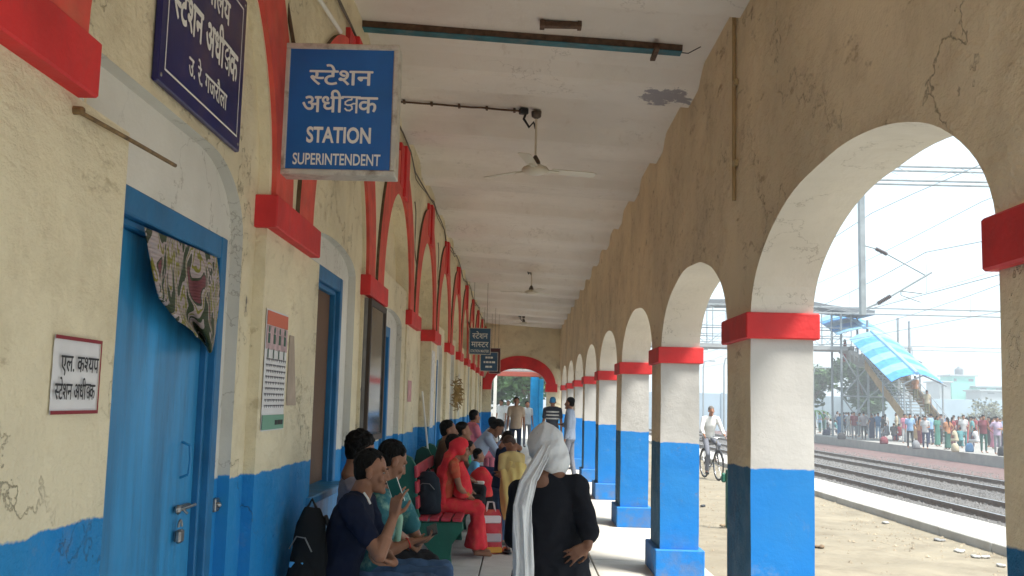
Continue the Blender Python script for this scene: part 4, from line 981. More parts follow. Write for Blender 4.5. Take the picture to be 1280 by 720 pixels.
# ---- young man in navy tee, nearest on the bench
def boy_navy():
    Y = 5.6; J = {}
    J['head'] = at(465, 590, Y=Y-.02); J['hs'] = .93; J['yaw'] = radians(-88); J['pitch'] = radians(-8); J['ax'] = V(.10, -1, 0)*1.0
    J['ax'] = V(.12, -1, 0)
    J['pelvis'] = V(-.98, Y+.03, SEAT+.11); J['chest'] = V(-.90, Y+.01, .98); J['neck'] = at(448, 624, Y=Y)
    J['sh'] = [V(-.86, Y+.18, 1.08), V(-.885, Y-.17, 1.075)]
    J['el'] = [V(-.74, Y+.12, .80), at(474, 694, Y=Y-.27)]
    J['wr'] = [at(492, 703, Y=Y-.16), at(492, 646, Y=Y-.20)]
    J['hip'] = [V(-.95, Y+.11, SEAT+.10), V(-.95, Y-.08, SEAT+.10)]
    J['kn'] = [V(-.47, Y+.16, SEAT+.10), V(-.50, Y-.12, SEAT+.09)]
    J['an'] = [V(-.44, Y+.15, .09), V(-.42, Y-.12, .09)]; J['toe'] = [V(-.28, Y+.16, .03), V(-.25, Y-.13, .03)]
    t, H = person('young man in a navy tee seated nearest the camera, green phone at his mouth', J, SK1, C_navy, C_denim, M_hair, 'short', .62, s=1.08, fat=1.06, voxel=.010, hvox=.0058, fine=True, face=True, moustache=True, shoes=M_black, group='people sitting on the near bench',
        hands=[dict(d=V(-.9, -.35, .05), n=V(.1, -.2, 1), curl=.75, side=-1), dict(d=V(.12, .10, .98), n=V(.55, .8, 0), curl=.42, side=-1, spread=.2)])
    b = t.location
    g = MB()   # white stripe near the collar, logo on the shoulder
    for p, q_ in (((455, 616), (463, 630)),):
        a = at(*p, Y=Y-.125)-b; c = at(*q_, Y=Y-.155)-b; g.tube([a, (a+c)/2+V(.005, -.006, 0), c], .006, 8)
    g.build('collar_stripe', M_letter, t)
    a, c = at(490, 602, Y=Y-.19), at(499, 625, Y=Y-.17); ph = empty('green_phone', (a+c)/2, 0, 'dark green phone held upright in the raised hand of the young man in navy', 'phone')
    d = (c-a).normalized(); M = Matrix(((d.z*-1, .25, d.x, 0), (0, .97, 0, 0), (d.x, 0, d.z, 0), (0, 0, 0, 1)))
    ax_ = V(-d.z, 0, d.x)*1.0; ny = V(.3, 1, 0).normalized(); axx = (ax_-ny*ax_.dot(ny)).normalized(); dz = ny.cross(axx)
    M = Matrix((axx, ny, dz)).transposed().to_4x4() @ Matrix.Scale(.86, 4)
    g = MB(); g.cbox((-.036, -.005, -.075), (.036, .005, .075), .004, M=M); g.build('phone_case', mat('green_phone_case', (.008, .075, .055), .35), ph)
    g = MB(); g.cbox((-.0375, -.0035, -.0765), (-.0355, .0035, .0765), .001, M=M); g.cbox((.0355, -.0035, -.0765), (.0375, .0035, .0765), .001, M=M); g.build('phone_rim', M_letter, ph)
    g = MB(); g.cbox((.004, -.009, .035), (.028, -.004, .066), .003, M=M); g.build('camera_bump', M_black, ph)
boy_navy()
def boy_teal():
    Y = 6.12; J = {}
    J['head'] = at(490, 577, Y=Y); J['hs'] = .95; J['yaw'] = radians(-62); J['pitch'] = radians(-26); J['ax'] = V(.25, -1, 0)
    J['pelvis'] = V(-.90, Y+.0, SEAT+.11); J['chest'] = V(-.80, Y-.02, .90); J['neck'] = V(-.80, Y-.0, 1.09)
    J['sh'] = [V(-.72, Y+.18, 1.04), V(-.79, Y-.17, 1.035)]
    J['el'] = [V(-.60, Y+.15, .79), at(484, 690, Y=Y-.26)]; J['wr'] = [at(523, 676, Y=Y+.0), at(514, 677, Y=Y-.20)]
    J['hip'] = [V(-.86, Y+.10, SEAT+.10), V(-.86, Y-.08, SEAT+.10)]; J['kn'] = [V(-.44, Y+.17, SEAT+.10), V(-.42, Y-.08, SEAT+.10)]
    J['an'] = [V(-.42, Y+.15, .09), V(-.38, Y-.1, .09)]; J['toe'] = [V(-.26, Y+.15, .03), V(-.21, Y-.1, .03)]
    t, H = person('young man in mint and teal printed shirt looking at a black phone', J, SK1, C_teal, C_denim, M_hair, 'short', .6, s=1.03, voxel=.011, hvox=.0068, fine=True, face=True, shoes=M_dkshoe if 'M_dkshoe' in globals() else M_black, group='people sitting on the near bench',
        hands=[dict(d=V(.55, -.35, .15), n=V(0, -.4, .9), curl=.9, side=1), dict(d=V(.9, .25, .10), n=V(0, .35, .9), curl=.8, side=-1)])
    b = t.location; g = MB(); w = J['wr'][1]-b; e = J['el'][1]-b; d = (w-e).normalized(); o = d.orthogonal().normalized(); o2 = d.cross(o)
    g.tube([w-d*.02+(o*cos(a)+o2*sin(a))*.030 for a in [2*pi*k/14 for k in range(14)]], .003, 6, closed=True); g.build('red_wrist_thread', M_red, t)
    g = MB(); g.loft([(J['chest']-b+V(.085, -.03, -.12), .07, .03), (J['chest']-b+V(.10, -.03, .05), .085, .03), (J['chest']-b+V(.07, -.02, .13), .05, .03)], J['ax'], 12); link('mint_shirt_front', remeshed(g, .01, C_mint, 1), t)
    c = at(540, 663, Y=Y-.12); ph = empty('black_phone', c, 0, 'small black phone held in the hands of the second young man', 'phone')
    M = Matrix.Rotation(radians(-25), 4, 'Y') @ Matrix.Rotation(radians(20), 4, 'X'); g = MB(); g.cbox((-.032, -.07, -.0045), (.032, .07, .0045), .003, M=M); g.build('phone_body', M_black, ph)
    g = MB(); g.cbox((-.029, -.066, .004), (.029, .066, .0058), .001, M=M); g.build('screen', mat('phone_screen', (.01, .012, .014), .15), ph)
boy_teal()
def boy_curly():
    J, s = pose_sit(-1.02, 6.75, 0, radians(-75), 1.72, SEAT, .10, 'lap', (radians(25), radians(-18)))
    J['head'] = at(451, 566, Y=6.62)
    n_ = J['head']+V(-.045, -.02, -.175); d = n_-J['neck']; J['neck'] = n_
    for k in ('chest',): J[k] = J[k]+d*.6
    J['sh'] = [p+d*.9 for p in J['sh']]
    person('curly haired young man in a lilac grey shirt, farthest back on the near bench', J, SK1, C_lilac, C_dk, M_hair, 'curly', .65, s=1.02, voxel=.012, hvox=.008, fine=True, face=True, shoes=M_black, group='people sitting on the near bench')
boy_curly()
# ---- woman with white head scarf, seen from behind
def scarf_woman():
    Y = 5.55; J = {}
    J['head'] = at(682, 563, Y=Y+.10); J['yaw'] = radians(38); J['pitch'] = radians(-26); J['ax'] = V(1, .12, 0)
    J['pelvis'] = V(.20, Y+.02, .80); J['chest'] = V(.19, Y+.03, 1.07); J['neck'] = at(683, 596, Y=Y+.05)
    J['sh'] = [at(650, 615, Y=Y+.02), at(720, 609, Y=Y+.02)]
    J['el'] = [at(643, 672, Y=Y+.16), at(737, 664, Y=Y-.09)]; J['wr'] = [V(.06, Y+.28, .92), at(735, 682, Y=Y-.135)]
    J['hip'] = [V(.11, Y, .77), V(.29, Y, .77)]; J['kn'] = [V(.11, Y+.03, .43), V(.29, Y, .43)]; J['an'] = [V(.11, Y, .08), V(.30, Y-.03, .08)]; J['toe'] = [V(.09, Y+.16, .03), V(.31, Y+.13, .03)]
    t, H = person('woman in a black dress and white head scarf seen from behind, hand on hip', J, SK2, None, None, M_hair, 'short', s=.98, voxel=.012, hvox=.0072, fine=True, fat=1.06, base=V(.2, Y, 0),
        hands=[None, dict(d=V(-.72, -.10, -.42), n=V(.1, .95, -.2), curl=.35, side=1, spread=.28)])
    b = t.location; q = lambda p: Vector(p)-b
    g = MB(); ax = V(1, .12, 0)
    z = lambda x, y, zz: q((x, Y+y, zz))
    fold = lambda k, a: .03*sin(a*5+k*.6)*(1 if k < 4 else .3)
    g.loft([(z(.205, 0, .02), .33, .22), (z(.20, 0, .30), .27, .19), (z(.20, 0, .60), .235, .175), (z(.195, .01, .80), .205, .155), (z(.19, .02, .92), .175, .135), (z(.185, .03, 1.08), .185, .135), (z(.18, .05, 1.19), .175, .105), (z(.18, .06, 1.25), .13, .080), (z(.185, .07, 1.275), .07, .05)], ax, 30, fold)
    for i in (0, 1):
        a, e, w = q(J['sh'][i]), q(J['el'][i]), q(J['wr'][i]); g.chain([a, e, e+(w-e)*.12], [.074, .060, .056], 14); g.cap(a+(z(.18, .05, 1.21)-a)*.5, a, .075, .075, 12)
    def dr(c): return .006*sin(c.x*34+c.z*16)*noise.noise(c*5)+.014*(.22-abs(noise.noise(V(c.x*8+c.z*4, c.y*8, c.z*9-c.x*4))))+.005*noise.noise(c*9)+(.005*sin(c.x*55+3*noise.noise(c*4)) if c.z < .8 else 0)
    link('black_dress', remeshed(g, .010, C_black, 2, dr), t)
    # neck opening: skin patch at the nape
    g = MB(); g.ell(q(at(675, 603, Y=Y-.035)), (.052, .024, .052)); g.cap(q(at(682, 590, Y=Y+.04)), q(at(677, 602, Y=Y-.01)), .052, .050); link('nape', remeshed(g, .008, SK2, 2), t)
    # scarf: hood + tail down the left
    g = MB(); R = H.to_3x3()
    g.ell(H @ V(0, -.015, .030), (.094, .120, .125), M=R, nu=26, nv=18); g.ell(H @ V(0, -.032, -.03), (.098, .106, .125), M=R, nu=22, nv=14); g.ell(H @ V(0, -.05, -.09), (.090, .086, .085), M=R, nu=22, nv=14)
    def ds(c):
        l = H.inverted() @ c
        ph = 8.5*atan2(c.z-(H @ V(0, 0, -.17)).z, c.x-(H @ V(0, 0, 0)).x+.15)+1.6*noise.noise(c*5); ph2 = l.z*30-l.x*44+3*noise.noise(c*4+V(3, 1, 2))
        return .0085*(.6-abs(sin(ph)))*(.75+.6*noise.noise(c*4+V(1, 2, 3)))+.0025*(.5-abs(sin(ph2)))+.003*noise.noise(c*9)
    link('white_scarf', remeshed(g, .0075, C_scarf, 2, ds), t)
    hp = [(at(x, y, Y=Y+o)-b, w_) for x, y, o, w_ in ((684, 556, .02, .03), (672, 578, -.05, .045), (659, 602, -.115, .046), (652, 632, -.155, .046), (652, 665, -.18, .050), (653, 705, -.19, .053), (653, 745, -.19, .055), (653, 800, -.18, .055))]
    G = []; nv = 60; nu = 44
    for k in range(nv+1):
        u = k/nv*(len(hp)-1); i0 = min(int(u), len(hp)-2); f = u-i0; f = f*f*(3-2*f); c0 = hp[i0][0].lerp(hp[i0+1][0], f); wd = hp[i0][1]*(1-f)+hp[i0+1][1]*f; row = []
        for m_ in range(nu+1):
            a = m_/nu*2-1; ph = a*6.5+2.8*noise.noise(V(a*1.5, k*.06, 2)); dep = .009*sin(ph)+.004*sin(ph*2.7+k*.09)+.006*noise.noise(V(a*2, k*.12, 7))
            row.append(c0+V(a*wd+.006*cos(ph), -.012-dep-.02*(1-a*a), (-.02*abs(sin(a*3+1)) if k == nv else 0)))
        G.append(row)
    g = MB()
    for k in range(nv): g.quadstrip(G[k], G[k+1])
    me = g.mesh('scarf_tail', C_scarf, True, False); o = link('scarf_tail', me, t); bm = bmesh.new(); bm.from_mesh(me); bmesh.ops.remove_doubles(bm, verts=bm.verts[:], dist=1e-5); bm.to_mesh(me); bm.free()
    md = o.modifiers.new('s', 'SOLIDIFY'); md.thickness = .004
    g = MB(); w, e = q(J['wr'][1]), q(J['el'][1]); d = (e-w).normalized(); o = d.orthogonal().normalized(); o2 = d.cross(o)
    g.tube([w+d*.03+(o*cos(a)+o2*sin(a))*.031 for a in [2*pi*k/18 for k in range(18)]], .0022, 6, closed=True); g.build('thread_bracelet', mat('dark_thread', (.05, .02, .01), .8), t)
scarf_woman()

# ---- bench at which the three sit (mostly below the frame)
def slat_bench(x, y0, y1, label, seat=.44, cmat=None, ends=True):
    t = empty('green_bench', (x, y0, 0), 0, label, 'bench', 'green and red benches along the wall')
    prof = [(.02, 0), (.18, 0), (.20, .10), (.185, .20), (.24, .28), (.44, .29), (.60, .30), (.665, .40), (.66, seat-.01), (.22, seat-.03), (.17, .55), (.135, .98), (.09, 1.05), (.03, 1.06), (-.02, 1.0), (-.03, .85), (.0, .4)]
    # foot towards the front as in the photograph
    prof = [(.36, 0), (.56, 0), (.545, .10), (.555, .20), (.62, .30), (.665, seat-.09), (.66, seat-.01), (.24, seat-.02), (.20, .55), (.165, .98), (.12, 1.06), (.05, 1.09), (-.02, 1.04), (-.04, .92), (-.02, .45), (.02, seat-.16), (.24, seat-.2), (.35, .12)]
    for yy in (y0, y1-.07, ):
        g = MB(); g.extr(prof, (0, yy-y0, 0), (1, 0, 0), (0, 0, 1), (0, 1, 0), .07)
        bm = bmesh.new(); me = g.mesh('bench_end', M_green); bm.from_mesh(me); bmesh.ops.bevel(bm, geom=[e for e in bm.edges if len(e.link_faces) == 2 and e.calc_face_angle(0) > .9], offset=.006, segments=1, affect='EDGES'); bm.to_mesh(me); bm.free(); link('bench_end', me, t)
    for k in range(4): g = MB(); g.cbox((.21+k*.115, -.04, seat-.004), (.305+k*.115, y1-y0+.04, seat+.03), .006); g.build('seat_slat', M_slat, t)
    for k in range(3): g = MB(); M = Matrix.Translation((.175-.012*k+.01, -.04, .55+k*.155)) @ Matrix.Rotation(radians(-5), 4, 'Y'); g.cbox((0, 0, 0), (.03, y1-y0+.08, .12), .006, M=M); g.build('back_slat', M_slat, t)
    return t
t = empty('plank_bench', (-1.2, 5.15, 0), 0, 'plain blue plank bench under the three young men nearest the camera', 'bench')
for k in range(4): g = MB(); g.cbox((k*.125, 0, .48), (k*.125+.115, 2.1, .515), .006); g.build('plank', M_door, t)
for yy in (.15, 1.0, 1.88):
    for xx in (.03, .42): g = MB(); g.cbox((xx, yy, 0), (xx+.05, yy+.05, .478), .005); g.build('leg', M_frame, t)
slat_bench(-1.20, 10.35, 12.3, 'green concrete ended bench with red slats carrying the woman in the coral red saree')
slat_bench(-1.20, 13.2, 15.4, 'farther green bench crowded with travellers')
# backpacks
def backpack(loc, rz, label, col, w=.30, h=.42, d=.18, tag_=True):
    t = empty('backpack', loc, rz, label, 'backpack')
    g = MB(); g.loft([(V(0, 0, .0), w*.42, d*.42), (V(0, 0, .03), w*.5, d*.5), (V(0, -.01, h*.5), w*.5, d*.52), (V(0, 0, h*.85), w*.40, d*.40), (V(0, .01, h), w*.22, d*.2)], V(1, 0, 0), 16)
    g.ell(V(0, -d*.5, h*.33), (w*.38, d*.28, h*.25)); link('bag', remeshed(g, .010, col, 2, lambda c: .006*noise.noise(c*14)), t)
    for sx in (-1, 1): g = MB(); g.tube([V(sx*w*.2, d*.42, h*.9), V(sx*w*.3, d*.75, h*.7), V(sx*w*.3, d*.7, h*.35), V(sx*w*.25, d*.45, h*.08)], .014, 8); g.build('strap', M_black, t, True)
    g = MB(); g.tube([V(-.03, 0, h*.98), V(0, 0, h*1.08), V(.03, 0, h*.98)], .008, 8); g.build('handle', M_black, t, True)
    g = MB(); g.tube([V(-w*.3, -d*.60, h*.62), V(-w*.1, -d*.62, h*.74), V(w*.15, -d*.62, h*.73), V(w*.32, -d*.55, h*.6)], .004, 6); g.build('zip', mat('zip_grey', (.2, .2, .2), .5), t, True)
    return t
backpack((-.93, 10.62, .475), radians(-8), 'black backpack on the end of the bench beside the woman in coral red', cloth_m('bag_slate', (.016, .022, .030)), w=.30, h=.43)
bpk = backpack((-1.10, 5.50, .52), radians(-15), 'dark backpack with a blue tag squeezed between the wall and the young man in navy', cloth_m('bag_black', (.010, .012, .014)), w=.20, h=.54, d=.20)
g = MB(); g.cbox((-.05, -.135, .24), (.03, -.125, .27), .003); g.build('blue_tag', mat('blue_tag', (.1, .4, .75), .5), bpk)
t = empty('water_bottle', (-1.06, 5.16, .52), 0, 'clear plastic bottle in the side pocket of the dark backpack', 'bottle')
g = MB(); g.lathe((0, 0, 0), [(.030, 0), (.034, .01), (.034, .06), (.031, .07), (.034, .08), (.034, .15), (.014, .19), (.013, .21)], 16); g.build('bottle', mat('bottle_plastic', (.5, .6, .7), .15, trans=.7), t, True)
g = MB(); g.lathe((0, 0, .205), [(.016, 0), (.016, .02)], 12); g.build('cap', mat('blue_cap', (.1, .35, .7), .4), t)

# ---- woman in coral saree on the bench
def saree_woman():
    J, s = pose_sit(-.83, 10.95, 0, radians(-84), 1.58, .46, .16, 'lap', (radians(-4), radians(-8)), .0)
    t, H = person('woman in a coral red saree with a veil over her head sitting on the bench', J, SK1, cloth_m('orange_print', (.50, .09, .05), dark=(.5, .22, .10), dscale=16, damt=.9), C_red, M_hair, 'short', .4, 'saree', s=s, voxel=.014, fine=True, hvox=.010, face=True, base=V(-.6, 10.95, 0))
    b = t.location; g = MB(); R = H.to_3x3()
    g.ell(H @ V(0, -.035, .040), (.105, .112, .115), M=R, nu=18, nv=12)
    n = J['neck']-b; g.loft([(H @ V(0, -.07, .05), .085, .06), (H @ V(0, -.11, -.06), .11, .06), (n+V(-.10, .0, -.10), .17, .07), (n+V(-.13, 0, -.32), .20, .08), (n+V(-.12, 0, -.46), .19, .09)], J['ax'], 20, lambda k, a: .05*sin(a*6+k))
    g.loft([(n+V(.03, -.05, -.02), .09, .08), (n+V(.08, -.04, -.18), .13, .09), (n+V(.10, 0, -.36), .15, .11)], J['ax'], 16)
    link('veil', remeshed(g, .012, C_red, 2, lambda c: .008*sin(c.z*30+c.x*24+4*noise.noise(c*4))+.006*noise.noise(c*16)), t)
    g = MB()
    for i in (0, 1):
        w, e = J['wr'][i]-b, J['el'][i]-b; d = (e-w).normalized(); o = d.orthogonal().normalized(); o2 = d.cross(o)
        for r in range(4): g.tube([w+d*(.015+.012*r)+(o*cos(a)+o2*sin(a))*.031 for a in [2*pi*k/12 for k in range(12)]], .003, 5, closed=True)
    g.build('bangles', mat('gold_bangle', (.55, .35, .10), .3, metal=.8), t)
saree_woman()
# printed shopping bag standing by her feet
t = empty('shopping_bag', (-.285, 11.25, 0), radians(12), 'white, red and yellow printed shopping bag on the floor by the red saree', 'bag')
g = MB(); g.loft([(V(0, 0, 0), .13, .075), (V(0, 0, .02), .14, .08), (V(0, 0, .25), .135, .075), (V(0, 0, .42), .12, .05), (V(0, 0, .47), .10, .03)], V(1, 0, 0), 20)
link('bag', remeshed(g, .010, mat('bag_red_print', (.55, .03, .05), .5, bump=.4, bscale=14, dark=(.6, .4, .1), dscale=5, damt=.5), 1, lambda c: .006*noise.noise(c*13)), t)
g = MB(); g.cbox((-.10, -.094, .33), (.10, -.05, .41), .01); g.build('white_panel', M_paper, t); g = MB(); g.cbox((-.11, -.098, .13), (.11, -.06, .22), .01); g.build('grey_panel', mat('panel_grey', (.45, .42, .45), .5), t)
g = MB(); g.cbox((-.12, -.095, .015), (.12, -.06, .075), .01); g.build('yellow_panel', mat('panel_yellow', (.65, .33, .04), .5), t)
g = MB(); 
for yy in (-.03, .03): g.tube([V(-.05, yy, .45), V(-.03, yy, .55), V(.03, yy, .55), V(.05, yy, .45)], .006, 6)
g.build('bag_handle', M_paper, t)

# ---- travellers farther along the wall
def sitter(x, y, yaw, h, label, top, bottom, head=(0, 0), lean=.08, hair=None, style='short', seat=.46, arms='lap', kind='trousers', skin=None, fine=False, **k):
    J, s = pose_sit(x, y, 0, yaw, h, seat, lean, arms, head)
    return person(label, J, skin or SK1, top, bottom, hair or M_hair, style, k.pop('sleeve', .6), kind, s=s, voxel=.018, hvox=.013, shoes=M_black, group='travellers seated farther along the wall', **k)
def stander(x, y, yaw, h, label, top, bottom, arms=('down', 'down'), hair=None, style='short', stride=0, lean=0, head=(0, 0), z=0, vox=.018, group=None, kind='trousers', skin=None, **k):
    J, s = pose_stand(x, y, z, yaw, h, arms, stride, lean, head)
    return person(label, J, skin or SK1, top, bottom, hair if hair is not None else M_hair, style, k.pop('sleeve', .6), kind, s=s, voxel=vox, hvox=k.pop('hvox', vox*.8), shoes=k.pop('shoes', M_black), group=group, **k)
R90 = radians(-90)
sitter(-.86, 11.75, R90, 1.62, 'dark haired woman in dark clothes just behind the red veil', cloth_m('maroon', (.05, .012, .016)), C_dk, style='long', sleeve=1.6)
sitter(-.90, 12.35, R90, 1.78, 'man with thick black hair seated beyond the red saree', cloth_m('brown', (.09, .05, .03)), C_dk, lean=.02, seat=.52)
sitter(-.86, 13.5, radians(-75), 1.75, 'man in a dark teal shirt seated beyond the bench, face turned away', cloth_m('dark_teal', (.02, .09, .12)), C_denim, head=(radians(-10), 0), seat=.5)
sitter(-.80, 14.2, radians(-80), 1.3, 'small child in a bright green top on the far bench', C_grn, C_denim, seat=.45, lean=.12)
sitter(-.62, 13.2, radians(-85), 1.25, 'small child in a sky blue top sitting forward on the far bench', cloth_m('sky', (.15, .42, .7)), C_white, seat=.42, lean=.1)
J, s = pose_sit(-.74, 15.0, 0, radians(-82), 1.75, .55, .30, 'face', (0, radians(-45)))
person('man in a light blue shirt bent forward with his head down on the far bench', J, SK2, C_ltblue, cloth_m('ink_blue', (.02, .03, .07)), M_hair, 'short', 1.8, s=s, voxel=.016, hvox=.012, shoes=M_black, group='travellers seated farther along the wall')
sitter(-.92, 18.5, radians(-60), 1.75, 'woman in pink with hair tied back sitting far along the wall', C_pink, C_pink, seat=.62, style='short')
sitter(-.62, 20.2, radians(-70), 1.7, 'figure in white sitting beyond the woman in pink', C_white, C_white, seat=.5)
# red bag on lap area
t = empty('red_bag', (-.45, 12.6, .48), 0, 'bulging coral red cloth bag on the bench beyond the woman in red', 'bag'); g = MB(); g.loft([(V(0, 0, 0), .15, .12), (V(0, 0, .06), .18, .14), (V(0, 0, .2), .17, .13), (V(0, 0, .3), .10, .09), (V(0, 0, .36), .04, .04)], V(1, 0, 0), 16)
link('bag', remeshed(g, .014, C_red, 1, lambda c: .012*noise.noise(c*9)), t); g = MB(); g.cbox((-.08, -.17, .16), (.05, -.12, .2), .01); g.build('white_trim', M_letter, t)
t = empty('suitcase', (-.40, 13.1, 0), radians(8), 'dark upright suitcase standing by the far bench', 'suitcase'); g = MB(); g.cbox((-.17, -.13, .03), (.17, .13, .56), .03); g.build('shell', C_dk, t)
g = MB(); g.tube([V(-.07, .1, .55), V(-.07, .1, .68), V(.07, .1, .68), V(.07, .1, .55)], .008); g.build('handle', M_black, t)
for sx in (-1, 1): g = MB(); g.tube([V(sx*.13-.015, .08, .03), V(sx*.13+.015, .08, .03)], .03, 10); g.build('wheel', M_black, t)
# two children standing by the bag
stander(-.20, 11.9, radians(-60), 1.30, 'child in dark blue shirt and jeans beside the girl in the yellow shawl', cloth_m('dark_blue', (.012, .03, .085)), C_denim, ('bent', 'down'), lean=.08, head=(0, radians(-35)), vox=.014, group='children standing in the middle', shoes=mat('sneaker', (.08, .085, .07), .7))
tt, HH = stander(-.02, 11.3, radians(35), 1.27, 'brown haired girl with head bowed and a pale yellow shawl over her shoulders', cloth_m('ochre', (.5, .38, .16)), cloth_m('greyl', (.22, .2, .22)), ('bent', 'fold'), hair=M_brhair, style='long', lean=.12, head=(radians(60), radians(-55)), vox=.013, group='children standing in the middle')
g = MB(); b = tt.location; g.loft([(V(-.02, .05, .98), .13, .09), (V(-.03, .04, .86), .16, .12), (V(-.05, .0, .66), .13, .11), (V(-.07, -.03, .46), .08, .07), (V(-.09, -.04, .34), .035, .03)], V(1, .2, 0), 20, lambda k, a: .10*sin(a*5+k))
link('yellow_shawl', remeshed(g, .012, C_yellow, 1, lambda c: .01*sin(c.x*60+c.z*12)+.008*noise.noise(c*12)), tt)
# stray sandal
t = empty('sandal', at(633, 692, Z=0), radians(20), 'black and orange sandal lying on the floor left of the white scarf', 'sandal'); g = MB(); g.ell((0, 0, .015), (.05, .12, .015)); g.build('sole', M_black, t, True); g = MB(); g.tube([V(-.045, .02, .02), V(-.02, .03, .06), V(.02, .03, .06), V(.045, .02, .02)], .014, 8); g.build('orange_strap', mat('orange_rubber', (.65, .12, .03), .5), t, True)
# man standing by the piers
c = at(714, 595, Z=0)
stander(1.08, 21.4, radians(75), 1.77, 'man in grey blue shirt and grey trousers standing by the blue piers', C_greyblue, C_grey, ('down', 'fold'), sleeve=1.8, stride=.10, head=(radians(-10), 0), vox=.016)
stander(.86, 26, radians(0), 1.80, 'man in a striped tee and blue cap seen from behind near the far piers', cloth_m('dark_striped', (.05, .055, .07)), C_dk, ('down', 'down'), hair=mat('blue_cap_cloth', (.03, .22, .48), .8), style='far')
J_cap = bpy.context.scene.objects
g = MB()
for k in range(3): g.loft([(V(0, 0, 1.22+k*.085), .19, .135), (V(0, 0, 1.255+k*.085), .19, .135)], V(1, 0, 0), 20)
cap_man = [o for o in COL.objects if o.get('label', '').startswith('man in a striped tee')][0]
g.build('white_stripes', C_white, cap_man, True)
stander(-.08, 29, radians(178), 1.78, 'man in a beige shirt walking towards the camera at the far end', C_beige, cloth_m('ink', (.02, .03, .06)), ('swing', 'swing'), stride=.16)
stander(-.72, 41, radians(150), 1.72, 'figure in a white shirt standing beyond the end arch on the left', C_white, C_dk)
stander(-.50, 46, radians(190), 1.70, 'second figure in white farther beyond the end arch', C_white, C_grey)
stander(.30, 37.5, radians(200), 1.68, 'pale dressed figure behind the walking man at the end arch', cloth_m('pale_grey_blue', (.42, .46, .5)), C_grey)
# dried bunch and leaning pole on the wall
t = empty('dried_bunch', (XP+.06, 19.2, 1.62), 0, 'dried golden bunch of leaves hanging on the station wall', 'dried plant'); g = MB(); rnd = random.Random(3)
for k in range(130):
    p = V(rnd.gauss(.03, .04), rnd.gauss(0, .22), rnd.gauss(.15, .13)); d = V(rnd.uniform(-1, 1), rnd.uniform(-1, 1), rnd.uniform(-1, .6)).normalized()*.09; o = d.orthogonal().normalized()*.018; g.poly([p-d, p+o, p+d, p-o])
g.build('leaves', mat('dry_leaf', (.30, .20, .07), .9, var=.4), t, fix=False); g = MB(); g.tube([V(-.05, 0, .4), V(.02, 0, .2)], .01); g.build('stem', M_rust, t)
t = empty('leaning_pole', (-1.02, 13.0, 0), 0, 'thin white pole leaning on the wall beyond the first bench', 'pole'); g = MB(); g.tube([V(0, 0, 0), V(-.2, -.3, 1.75)], .012); g.build('pole', M_letter, t)

# ------------------------------------------------------------------ overhead line portals
def portal(y, cant=True, lab='', zc=(7.94, 8.33), x0=-14, x1=25.0):
    x1 = max(25.0, .5*y)
    t = empty('line_portal', (9.3, y, 0), 0, lab, 'electric line portal', 'steel portals carrying the overhead wires')
    g = MB()
    for yy in (-.25, .25):
        for z in zc: g.cbox((x0, yy-.03, z-.028), (x1-9.3, yy+.03, z+.028), .01)
    n = 34
    for k in range(n):
        a = x0+(x1-9.3-x0)*k/n; b = x0+(x1-9.3-x0)*(k+1)/n
        for yy in (-.25, .25): g.tube([(a, yy, zc[k % 2]), (b, yy, zc[(k+1) % 2])], .009, 5)
    tag(g.build('lattice_boom', M_galv, t), kind='stuff')
    for x in (x1-9.3, x0): g = MB(); g.cbox((x-.16, -.16, -.75), (x+.16, .16, 9.4), .02); g.build('mast', M_galv, t)
    if cant:
        for xo in (0,):
            g = MB(); g.cbox((xo-.075, -.09, 4.22), (xo+.075, .09, 7.9), .012); g.build('drop_arm', M_galv, t)
            for s_ in (1,):
                g = MB(); P = lambda x, z: (xo+x*s_, 0, z)
                g.tube([P(.05, 5.95+.2), P(.45, 6.05), P(1.75, 5.35)], .02, 7)
                g.tube([P(.05, 4.4), P(.5, 4.6), P(1.9, 5.45)], .028, 7); g.tube([P(1.0, 4.92), P(1.62, 4.86)], .018, 6); g.tube([P(1.05, 4.80), P(1.58, 4.62)], .014, 6); g.tube([P(1.05, 4.92), P(1.05, 4.80)], .014, 6)
                g.build('cantilever', M_galv, t)
                for a, b in ((P(.38, 6.07), P(.68, 5.92)), (P(.42, 4.56), P(.75, 4.76))):
                    g = MB(); a, b = Vector(a), Vector(b); n = 8
                    g.tube([a+(b-a)*k/(2*n) for k in range(2*n+1)], [.035 if k % 2 else .065 for k in range(2*n+1)], 10); g.build('insulator', mat('brown_insulator', (.12, .10, .10), .4), t)
    return t
portal(27.4, lab='nearest line portal with its drop arm and cantilever in the big arch')
portal(66.0, lab='second line portal seen through the smaller arch')
portal(104.0, lab='distant line portal beyond the footbridge')
t = empty('catenary_wires', (11.4, 0, 0), 0, 'thin overhead contact and carrier wires sagging along the tracks', 'wires')
for xw, zl in ((-.35, (4.85, 6.0)), (3.7, (4.85, 6.0))):
    g = MB(); sp = [-11, 27.4, 66, 104, 142]
    g.tube([(xw, y, zl[0]) for y in range(-11, 143, 6)], .011, 5); g.build('contact_wire', M_galv, t)
    P = []
    for a, b in zip(sp[:-1], sp[1:]):
        for k in range(12): u = k/12; P.append((xw, a+(b-a)*u, zl[1]-.75*4*u*(1-u)))
    g = MB(); g.tube(P, .011, 5); g.build('carrier_wire', M_galv, t)
    g = MB()
    for p in P[::2]: g.tube([p, (p[0], p[1], zl[0])], .006, 4)
    tag(g.build('dropper', M_galv, t), kind='stuff')
for k, (xw, z) in enumerate(((-1.6, 7.2), (1.5, 7.6), (6.5, 7.4))):
    g = MB(); g.tube([(xw, y, z-.5*sin(pi*((y+11) % 38.4)/38.4)) for y in range(-11, 143, 3)], .010, 4); g.build('feeder_wire', M_galv, t)

